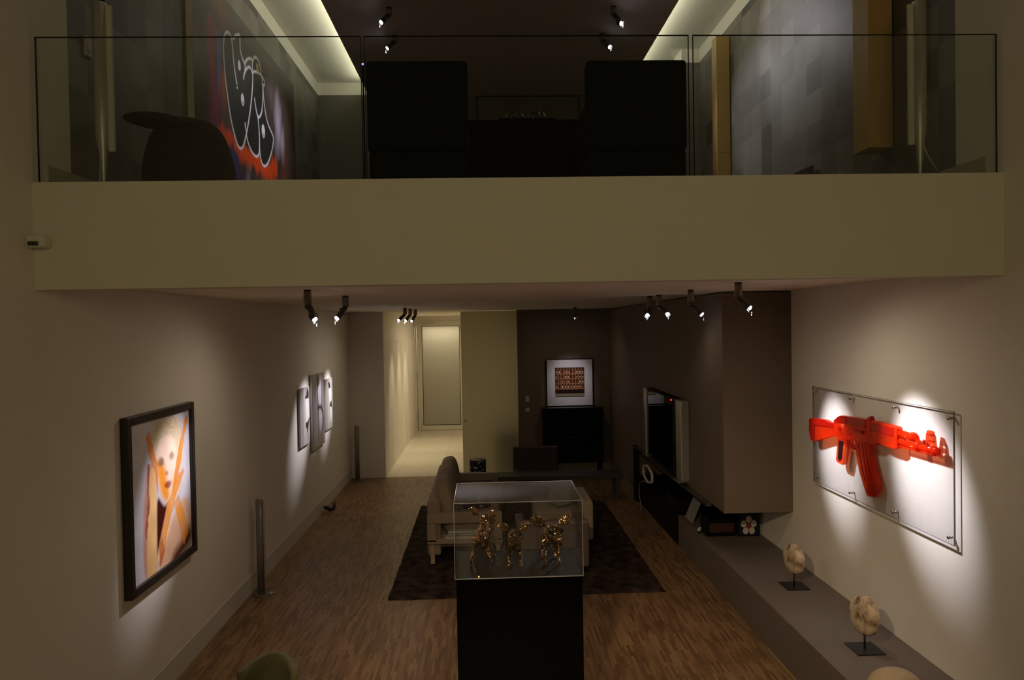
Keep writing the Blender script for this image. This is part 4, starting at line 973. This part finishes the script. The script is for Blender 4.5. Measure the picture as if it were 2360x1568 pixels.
skin_obj('body', [(-2.55, 11.80, .045), (-2.50, 11.82, .04), (-2.45, 11.85, .045), (-2.445, 11.86, .09), (-2.44, 11.865, .15), (-2.565, 11.80, .08), (-2.60, 11.79, .105)], [(0, 1), (1, 2), (2, 3), (3, 4), (0, 5), (5, 6)], [.042, .030, .042, .022, .008, .024, .012], mat('dark_bronze', L(.03, .025, .02), .4), t, Matrix.Identity(4))

# ------------------------------------------------------------------ chair top at the bottom left
t = empty('wicker_chair', (-1.45, 4.75, 0), 'greenish woven chair whose rounded back just enters the bottom edge at the left', 'chair')
M_WOVEN = mat('olive_woven', L(.20, .19, .10), .8, noise=.35, scale=60, bump=.6, bscale=120)
bm = bmesh.new(); n, rows = 24, 8; gv = []
for j in range(rows+1):
    zz = .34+.41*j/rows; row = []
    for k in range(n+1):
        a = PI*(.12+.76*k/n); sag = .035*math.cos(a)**2*(j/rows)
        row.append(bm.verts.new((-1.42+.21*math.cos(a), 4.62+.30*math.sin(a), zz-sag+.03*(j/rows)*math.sin(a))))
    gv.append(row)
for j in range(rows):
    for k in range(n): bm.faces.new((gv[j][k], gv[j][k+1], gv[j+1][k+1], gv[j+1][k]))
o = finish('backrest', bm, M_WOVEN, t, True); md = o.modifiers.new('thick', 'SOLIDIFY'); md.thickness = .05
cushion('seat', (-1.42, 4.58, .38), (.50, .50, .14), M_WOVEN, t, p=4)
for xx in (-1.60, -1.24):
    for yy in (4.42, 4.78):
        bm = bmesh.new(); tube(bm, [(xx, yy, 0), (xx, yy, .33)], .016, 8); finish('leg', bm, M_BLACKM, t, True)

# ------------------------------------------------------------------ upper room
# graffiti canvas on the left wall, canvas coordinates in metres
CY0, CY1, CZ0, CZ1 = 6.80, 10.40, 4.15, 6.27
t = empty('graffiti_canvas', (XL+.03, 8.6, CZ0), 'huge dark canvas with white outlined graffiti bubbles over red, pink and blue paint', 'painting')
box('stretcher', XL+.001, XL+.058, CY0, CY1, CZ0, CZ1, mat('canvas_edge', L(.55, .50, .40), .7), t)
def Pt(l): return [(a+0.0, b+.15) for a, b in l]
gA = Pt([(1.052, 1.635), (1.0, 1.664), (.922, 1.654), (.837, 1.582), (.802, 1.474), (.804, 1.356), (.827, 1.197), (.883, 1.011), (.973, .783), (1.072, .651), (1.159, .567), (1.253, .548), (1.355, .602), (1.458, .75), (1.539, .889), (1.638, 1.101), (1.72, 1.339), (1.74, 1.479), (1.701, 1.533), (1.621, 1.541), (1.522, 1.484), (1.443, 1.406), (1.419, 1.349)])
gB = Pt([(1.052, 1.635), (1.081, 1.529), (1.102, 1.414), (1.132, 1.325), (1.161, 1.26), (1.188, 1.219)])
gC = Pt([(1.101, 1.654), (1.187, 1.719), (1.298, 1.774), (1.322, 1.733), (1.323, 1.645), (1.357, 1.581), (1.425, 1.535), (1.483, 1.503), (1.471, 1.461)])
gD = Pt([(1.465, 1.529), (1.551, 1.599), (1.659, 1.651), (1.736, 1.652), (1.739, 1.586), (1.734, 1.515)])
gE = Pt([(1.752, 1.644), (1.791, 1.699), (1.86, 1.737), (1.95, 1.742), (2.037, 1.69), (2.076, 1.606), (2.119, 1.551)])
gF = Pt([(1.743, 1.518), (1.824, 1.562), (1.961, 1.592), (2.076, 1.599), (2.169, 1.581), (2.204, 1.551), (2.178, 1.517), (2.102, 1.51)])
gG = Pt([(2.102, 1.517), (2.122, 1.412), (2.097, 1.278), (2.056, 1.169), (1.966, 1.085), (1.884, 1.078), (1.828, 1.157), (1.791, 1.241)])
gH = Pt([(2.138, 1.501), (2.15, 1.35), (2.21, 1.199), (2.299, 1.096), (2.419, 1.041), (2.516, .979), (2.481, .868), (2.395, .746), (2.26, .615), (2.134, .55), (2.026, .556), (1.954, .644), (1.94, .751)])
gI = Pt([(1.433, .841), (1.461, .79), (1.484, .718), (1.561, .645), (1.685, .595), (1.815, .591), (1.909, .647), (1.942, .779), (1.932, .941), (1.897, 1.068), (1.835, 1.132)])
def graffiti(U, V):
    X = U*(CY1-CY0); Z = V*(CZ1-CZ0)
    im = np.zeros(U.shape+(3,))+srgb(72, 58, 52)
    n = vnoise(U, V, 8, 11); n2 = vnoise(U, V*.3, 50, 12)
    im = im*(.55+.8*n[..., None])
    def blob(im, x, z, rx, rz, col, a): 
        d = np.hypot((X-x)/rx, (Z-z)/rz)+(n2-.5)*.5
        return over(im, np.clip(1.2-d, 0, 1)*a, col)
    im = blob(im, .50, 1.05, .16, .75, srgb(176, 50, 110), .75); im = blob(im, .42, 1.45, .14, .35, srgb(176, 60, 66), .5)
    im = blob(im, .66, 1.46, .08, .30, srgb(110, 130, 230), .9); im = blob(im, .76, 1.2, .09, .30, srgb(190, 80, 20), .8)
    im = blob(im, .72, 1.95, .3, .25, srgb(150, 80, 40), .5); im = blob(im, .55, .62, .3, .35, srgb(110, 40, 90), .5)
    im = blob(im, .95, .50, .32, .32, srgb(34, 40, 120), .85); im = blob(im, 1.6, .25, .6, .2, srgb(30, 30, 80), .7)
    d = dseg(X, Z, Pt([(.70, .52), (1.0, .60), (1.25, .56), (1.6, .53), (1.9, .53), (2.2, .50), (2.52, .58)]))+(n2-.5)*.12+(n-.5)*.1
    im = over(im, soft(d, .10, .10), srgb(226, 74, 20))
    im = blob(im, .74, .68, .16, .16, srgb(220, 80, 24), .9)
    im = blob(im, 2.75, 1.35, .20, .45, srgb(196, 184, 214), .75); im = blob(im, 2.95, 1.15, .10, .28, srgb(220, 210, 230), .6); im = blob(im, 2.4, 1.65, .3, .2, srgb(130, 110, 120), .5)
    im = blob(im, 3.0, .75, .3, .5, srgb(110, 66, 50), .7); im = blob(im, 1.5, .35, .1, .25, srgb(150, 130, 160), .7)
    blk = srgb(30, 31, 32)
    for p in (gA, gC+gD[::-1][:1]+gA[-8:], gH+gI[::-1]+gG[::-1], gE+gF[::-1], gG+[gD[-1]], gI+[(1.7, 1.3), (1.5, 1.2)]):
        im = fillp(im, X, Z, spl(p, 3, True), blk, .02, smooth=False)
    im = fillp(im, X, Z, [(1.2, .80), (1.45, 1.6), (1.75, 1.65), (2.1, 1.65), (2.15, 1.2), (1.95, .8), (1.7, .75)], blk, .02, smooth=False)
    wh = srgb(236, 234, 244)
    for p in (gA, gB, gC, gD, gE, gF, gG, gH, gI):
        im = over(im, soft(dseg(X, Z, spl(p, 4)), .015, .014), wh)
    for x, z, rx, rz in ((1.28, 1.439, .045, .055), (1.365, 1.10, .055, .065), (2.104, .955, .065, .078), (1.434, .86, .018, .016), (1.192, 1.175, .018, .016)):
        im = over(im, soft(np.hypot((X-x)/rx, (Z-z-.15)/rz), 1, .25), wh)
    im = over(im, soft(np.hypot((X-1.375)/.012, (Z-1.22)/.02), 1, .3), blk); im = over(im, soft(np.hypot((X-2.12)/.014, (Z-1.06)/.02), 1, .3), blk)
    im = over(im, (np.hypot((X-1.93)/.06, (Z-1.795)/.06) < .6+.6*vnoise(U, V, 60, 6))*.9, srgb(200, 186, 120))
    return np.clip(im, 0, 1)
grid_panel('painted_front', (XL+.0595, CY0, CZ0), (0, 1, 0), (0, 0, 1), CY1-CY0, CZ1-CZ0, 460, 280, graffiti, vcol('spray_paint', .45, .35), t)

# wall control near the balcony
t = empty('wall_control', (XL, 5.10, 4.73), 'small white wall control on the dark upper left wall near the glass', 'switch')
box('plate', XL, XL+.02, 5.06, 5.14, 4.75, 4.885, mat('control_plastic', L(.42, .41, .36), .5), t, bev=.004)
box('button', XL+.02, XL+.026, 5.08, 5.12, 4.79, 4.83, mat('control_button', L(.5, .49, .44), .4), t, bev=.002)
# tapered column loudspeakers behind the glass
def pencil(x, y, side, lab):
    t = empty('tapered_speaker', (x, y, ZM), lab, 'speaker', 'tapered column speakers behind the balcony glass')
    lathe('base', [(0, 0), (.10, 0), (.10, .010), (.015, .018), (0, .018)], (x, y, ZM), M_BLACKM, t, 32)
    prof = [(.006, .018), (.012, .10), (.030, .30), (.042, .36), (.044, .50), (.044, 1.235), (.03, 1.24), (0, 1.24)]
    lathe('column', prof, (x, y, ZM), mat('satin_column', L(.50, .49, .44), .42, metal=.5), t, 28)
    bm = bmesh.new(); B(bm, x+side*.040-.004, x+side*.040+.032*side+.004, y-.008, y+.02, ZM+.28, ZM+1.22, 0, .006, 2) if side > 0 else B(bm, x-.076, x-.036, y-.008, y+.02, ZM+.28, ZM+1.22, 0, .006, 2)
    finish('fabric_grille', bm, mat('white_grille', L(.62, .60, .52), .7), t)
    bm = bmesh.new(); tube(bm, [(x, y, ZM+1.24), (x, y, ZM+1.26)], .034, 20); finish('cap', bm, M_BLACKM, t, True)
    pts = [(x-side*.012, y+.0, ZM+.33), (x-side*.03, y+.02, ZM+.2), (x-side*.05, y+.05, ZM+.1), (x-side*.06, y+.06, ZM+.01)] if side > 0 else [(x+.02, y, ZM+.30), (x+.06, y+.02, ZM+.22), (x+.12, y+.05, ZM+.16), (x+.20, y+.10, ZM+.10)]
    bm = bmesh.new(); tube(bm, pts, .008, 8); finish('cable', bm, mat('white_cable', L(.4, .39, .36), .5), t, True)
pencil(-2.44, 4.9, 1, 'tapered aluminium column speaker behind the glass at the left end')
pencil(2.945, 4.9, -1, 'tapered aluminium column speaker behind the glass at the right end')
# wooden wall slabs
M_OAK = mat('honey_oak', L(.55, .36, .13), .5, noise=.12, scale=5)
for (y0, y1, x0, z0, z1, lab) in ((9.43, 9.62, 3.02, 4.0, 6.56, 'slim honey-coloured wooden wall slab, the farther one at the right'),
                                  (5.66, 5.90, 3.0, 4.235, 6.3, 'wide honey-coloured wooden wall slab, the nearer one at the right')):
    t = empty('wooden_wall_slab', (R2, (y0+y1)/2, z0), lab, 'wall panel', 'wooden slabs on the upper right wall')
    box('slab', x0, R2-.01, y0, y1, z0, z1, M_OAK, t, bev=.002, seg=1)
    box('joint', x0-.0005, R2-.012, y0-.0005, y1, z0+(z1-z0)*.42, z0+(z1-z0)*.42+.004, mat('slab_joint', L(.2, .12, .04), .6), t)
# high-backed chairs
M_CHAIR = mat('black_green_fabric', L(.009, .012, .009), .85, spec=.1, noise=.15, scale=15)
def highback(x0, x1, lab, lean=0):
    y0 = 5.55
    t = empty('high_back_chair', ((x0+x1)/2, 5.9, ZM), lab, 'chair', 'two high-backed chairs behind the glass')
    bm = bmesh.new(); B(bm, x0, x1, y0, y0+.14, ZM+.42, 4.885, 0, .03, 3); finish('backrest', bm, M_CHAIR, t)
    box('apron', x0+.01, x1-.01, y0+.01, y0+.72, ZM+.22, ZM+.42, M_CHAIR, t, bev=.02)
    for xa in ((x0+.0), (x1-.10)): box('side_wing', xa, xa+.10, y0+.14, y0+.70, ZM+.42, 4.6 if lean else 4.45, M_CHAIR, t, bev=.03, seg=3)
    cushion('seat', ((x0+x1)/2, y0+.43, ZM+.46), (x1-x0-.2, .56, .14), M_CHAIR, t, p=5)
    for xx in (x0+.06, x1-.06):
        for yy in (y0+.07, y0+.64): box('leg', xx-.02, xx+.02, yy-.02, yy+.02, ZM, ZM+.22, M_BLACKM, t)
highback(-.845, -.095, 'black high-backed chair seen from behind, the left one of the pair')
highback(.795, 1.555, 'black high-backed chair seen from behind, the right one of the pair', 1)
t = empty('sideboard', (.45, 7.9, ZM), 'long black sideboard between the two high-backed chairs', 'sideboard')
box('body', -1.0, 1.75, 7.7, 8.2, ZM+.1, 5.0, M_BLACKM, t, bev=.004); box('top', -1.01, 1.76, 7.69, 8.21, 5.0, 5.03, M_BLACK, t)
for xa in (-.99, -.29, .41, 1.06): box('door', xa, xa+.66, 7.685, 7.70, ZM+.12, 4.98, M_BLACKM, t)
for xx in (-.92, 1.67):
    for yy in (7.76, 8.14): box('leg', xx-.03, xx+.03, yy-.03, yy+.03, ZM, ZM+.1, M_BLACKM, t)
t = empty('tray', (.48, 7.95, 5.03), 'dark low tray on the black sideboard, under the two ribbed gourds', 'tray')
box('bottom', .18, .78, 7.82, 8.08, 5.03, 5.045, M_BLACKM, t); 
for a in ((.18, .78, 7.82, 7.835), (.18, .78, 8.065, 8.08), (.18, .195, 7.835, 8.065), (.765, .78, 7.835, 8.065)): box('rim', *a, 5.045, 5.085, M_BLACKM, t)
for x, lab in ((.36, 'ribbed dark gourd on the tray, the left one'), (.60, 'ribbed dark gourd on the tray, the right one')):
    t = empty('ribbed_gourd', (x, 7.95, 5.045), lab, 'ornament', 'ribbed gourds on the tray')
    bm = bmesh.new(); n, rows = 48, 12; gv = []
    for j in range(rows+1):
        ph = PI*j/rows; gv.append([bm.verts.new((x+.095*math.sin(ph)*(1+.10*math.cos(8*2*PI*k/n))*math.cos(2*PI*k/n), 7.95+.095*math.sin(ph)*(1+.10*math.cos(8*2*PI*k/n))*math.sin(2*PI*k/n), 5.12-.075*math.cos(ph))) for k in range(n)])
    for j in range(rows):
        for k in range(n): bm.faces.new((gv[j][k], gv[j][(k+1) % n], gv[j+1][(k+1) % n], gv[j+1][k]))
    bmesh.ops.remove_doubles(bm, verts=bm.verts, dist=1e-5); finish('shell', bm, mat('dark_ribbed_shell', L(.05, .048, .035), .35), t, True)
    bm = bmesh.new(); tube(bm, [(x, 7.95, 5.19), (x+.01, 7.95, 5.215)], [.010, .007], 8); finish('stalk', bm, M_BLACKM, t, True)
# framed panel added for the olive stretch of bare back wall
t = empty('olive_wall_panel', (.7, 12.18, 5.9), 'wide dull olive panel standing for the bare back wall between the high-backed chairs', 'picture')
box('frame', -.07, 1.62, 12.165, 12.2, 5.75, 6.66, M_BLACKM, t); box('print', -.05, 1.60, 12.160, 12.1645, 5.77, 6.64, mat('olive_panel', L(.13, .12, .065), .6, noise=.3, scale=4), t)
# orange stool legs and small lights glimpsed right of centre
M_OR = mat('burnt_orange_leather', L(.30, .06, .015), .4)
t = empty('orange_chair', (1.28, 6.75, ZM), 'burnt orange chair glimpsed low behind the right high-backed chair', 'chair')
box('seat', 1.27, 1.66, 6.4, 6.85, ZM+.42, ZM+.48, M_OR, t, bev=.015); box('backrest', 1.27, 1.66, 6.85, 6.90, ZM+.48, ZM+.86, M_OR, t, bev=.015)
for xx in (1.30, 1.63):
    for yy in (6.44, 6.86): box('leg', xx-.02, xx+.02, yy-.02, yy+.02, ZM, ZM+.42, M_OR, t)
t = empty('chrome_table', (-.55, 5.20, ZM), 'low black table with chrome ends catching light, behind the glass at centre left', 'table')
# big dark woven armchair at upper left
t = bpy.data.objects['chrome_table']; bpy.data.objects.remove(t)
t = empty('egg_chair', (-2.13, 5.55, ZM), 'bulky dark woven tub chair behind the glass at the left', 'chair')
M_WICK = mat('dark_wicker', L(.020, .015, .011), .8, spec=.1, noise=.5, scale=70, bump=1, bscale=110)
bm = bmesh.new(); n, rows = 40, 20; gv = []
for j in range(rows+1):
    ph = (PI*.5)*j/rows; rr = math.cos(ph)**.55; zz = ZM+.12+.56*math.sin(ph)**1.0
    gv.append([bm.verts.new((-2.17+.33*rr*math.cos(2*PI*k/n), 5.62+.33*rr*math.sin(2*PI*k/n), zz)) for k in range(n)])
for j in range(rows):
    for k in range(n): bm.faces.new((gv[j][k], gv[j][(k+1) % n], gv[j+1][(k+1) % n], gv[j+1][k]))
bm.faces.new(gv[0][::-1]); bmesh.ops.remove_doubles(bm, verts=bm.verts, dist=1e-4)
finish('shell', bm, M_WICK, t, True)
lathe('foot', [(.25, 0), (.25, .02), (.05, .05), (.05, .13)], (-2.17, 5.62, ZM), M_BLACKM, t, 24)
o = cushion('cushion', (-2.31, 5.44, 4.415), (.50, .30, .12), mat('dark_velvet', L(.022, .014, .010), .85, spec=.1), None, rot=(.1, .12, 0), p=1.9, origin=(-2.27, 5.44, 4.36)); tag(o, 'dark flat cushion lying on the woven tub chair', 'cushion')
# low dark frame against the upper right wall
t = empty('leaning_picture', (3.1, 6.9, ZM), 'dark frame leaning low against the patterned wall at the upper right', 'picture')
bm = bmesh.new(); extr(bm, [(7.0, ZM), (7.0, 4.385), (7.95, 4.385), (7.95, ZM)], R2-.06, R2-.03); finish('frame', bm, M_DFRAME, t)
bm = bmesh.new(); extr(bm, [(7.05, ZM+.05), (7.05, 4.345), (7.90, 4.345), (7.90, ZM+.05)], R2-.064, R2-.0605); finish('print', bm, mat('dark_print', L(.05, .035, .03), .4), t)
# small blue standby light on the glass joint
t = empty('blue_indicator', (-.86, 5.6, ZM+1.0), 'tiny blue standby light beside the left high-backed chair', 'light')
bm = bmesh.new(); tube(bm, [(-.875, 5.62, ZM), (-.875, 5.62, 4.872)], .006, 8); finish('stand', bm, M_BLACKM, t, True)
bm = bmesh.new(); bmesh.ops.create_icosphere(bm, subdivisions=2, radius=.008, matrix=Matrix.Translation((-.875, 5.615, 4.878))); finish('led', bm, emis('blue_led', (.1, .08, 1, 1), 6), t)
# ceiling downlight rims in the hall
for k, yy in enumerate((15.7, 17.0, 18.3)):
    t = empty('recessed_downlight', (-1.62, yy, ZC), ('nearest', 'middle', 'farthest')[k]+' recessed downlight in the hall ceiling by the panelled wall', 'downlight', 'hall downlights')
    lathe('rim', [(.035, -.004), (.05, -.004), (.05, 0)], (-1.62, yy, ZC), M_STEEL, t, 24)
    lathe('glow', [(0, -.003), (.034, -.003)], (-1.62, yy, ZC), emis('downlight_glow', (1, .85, .55, 1), 4), t, 24)
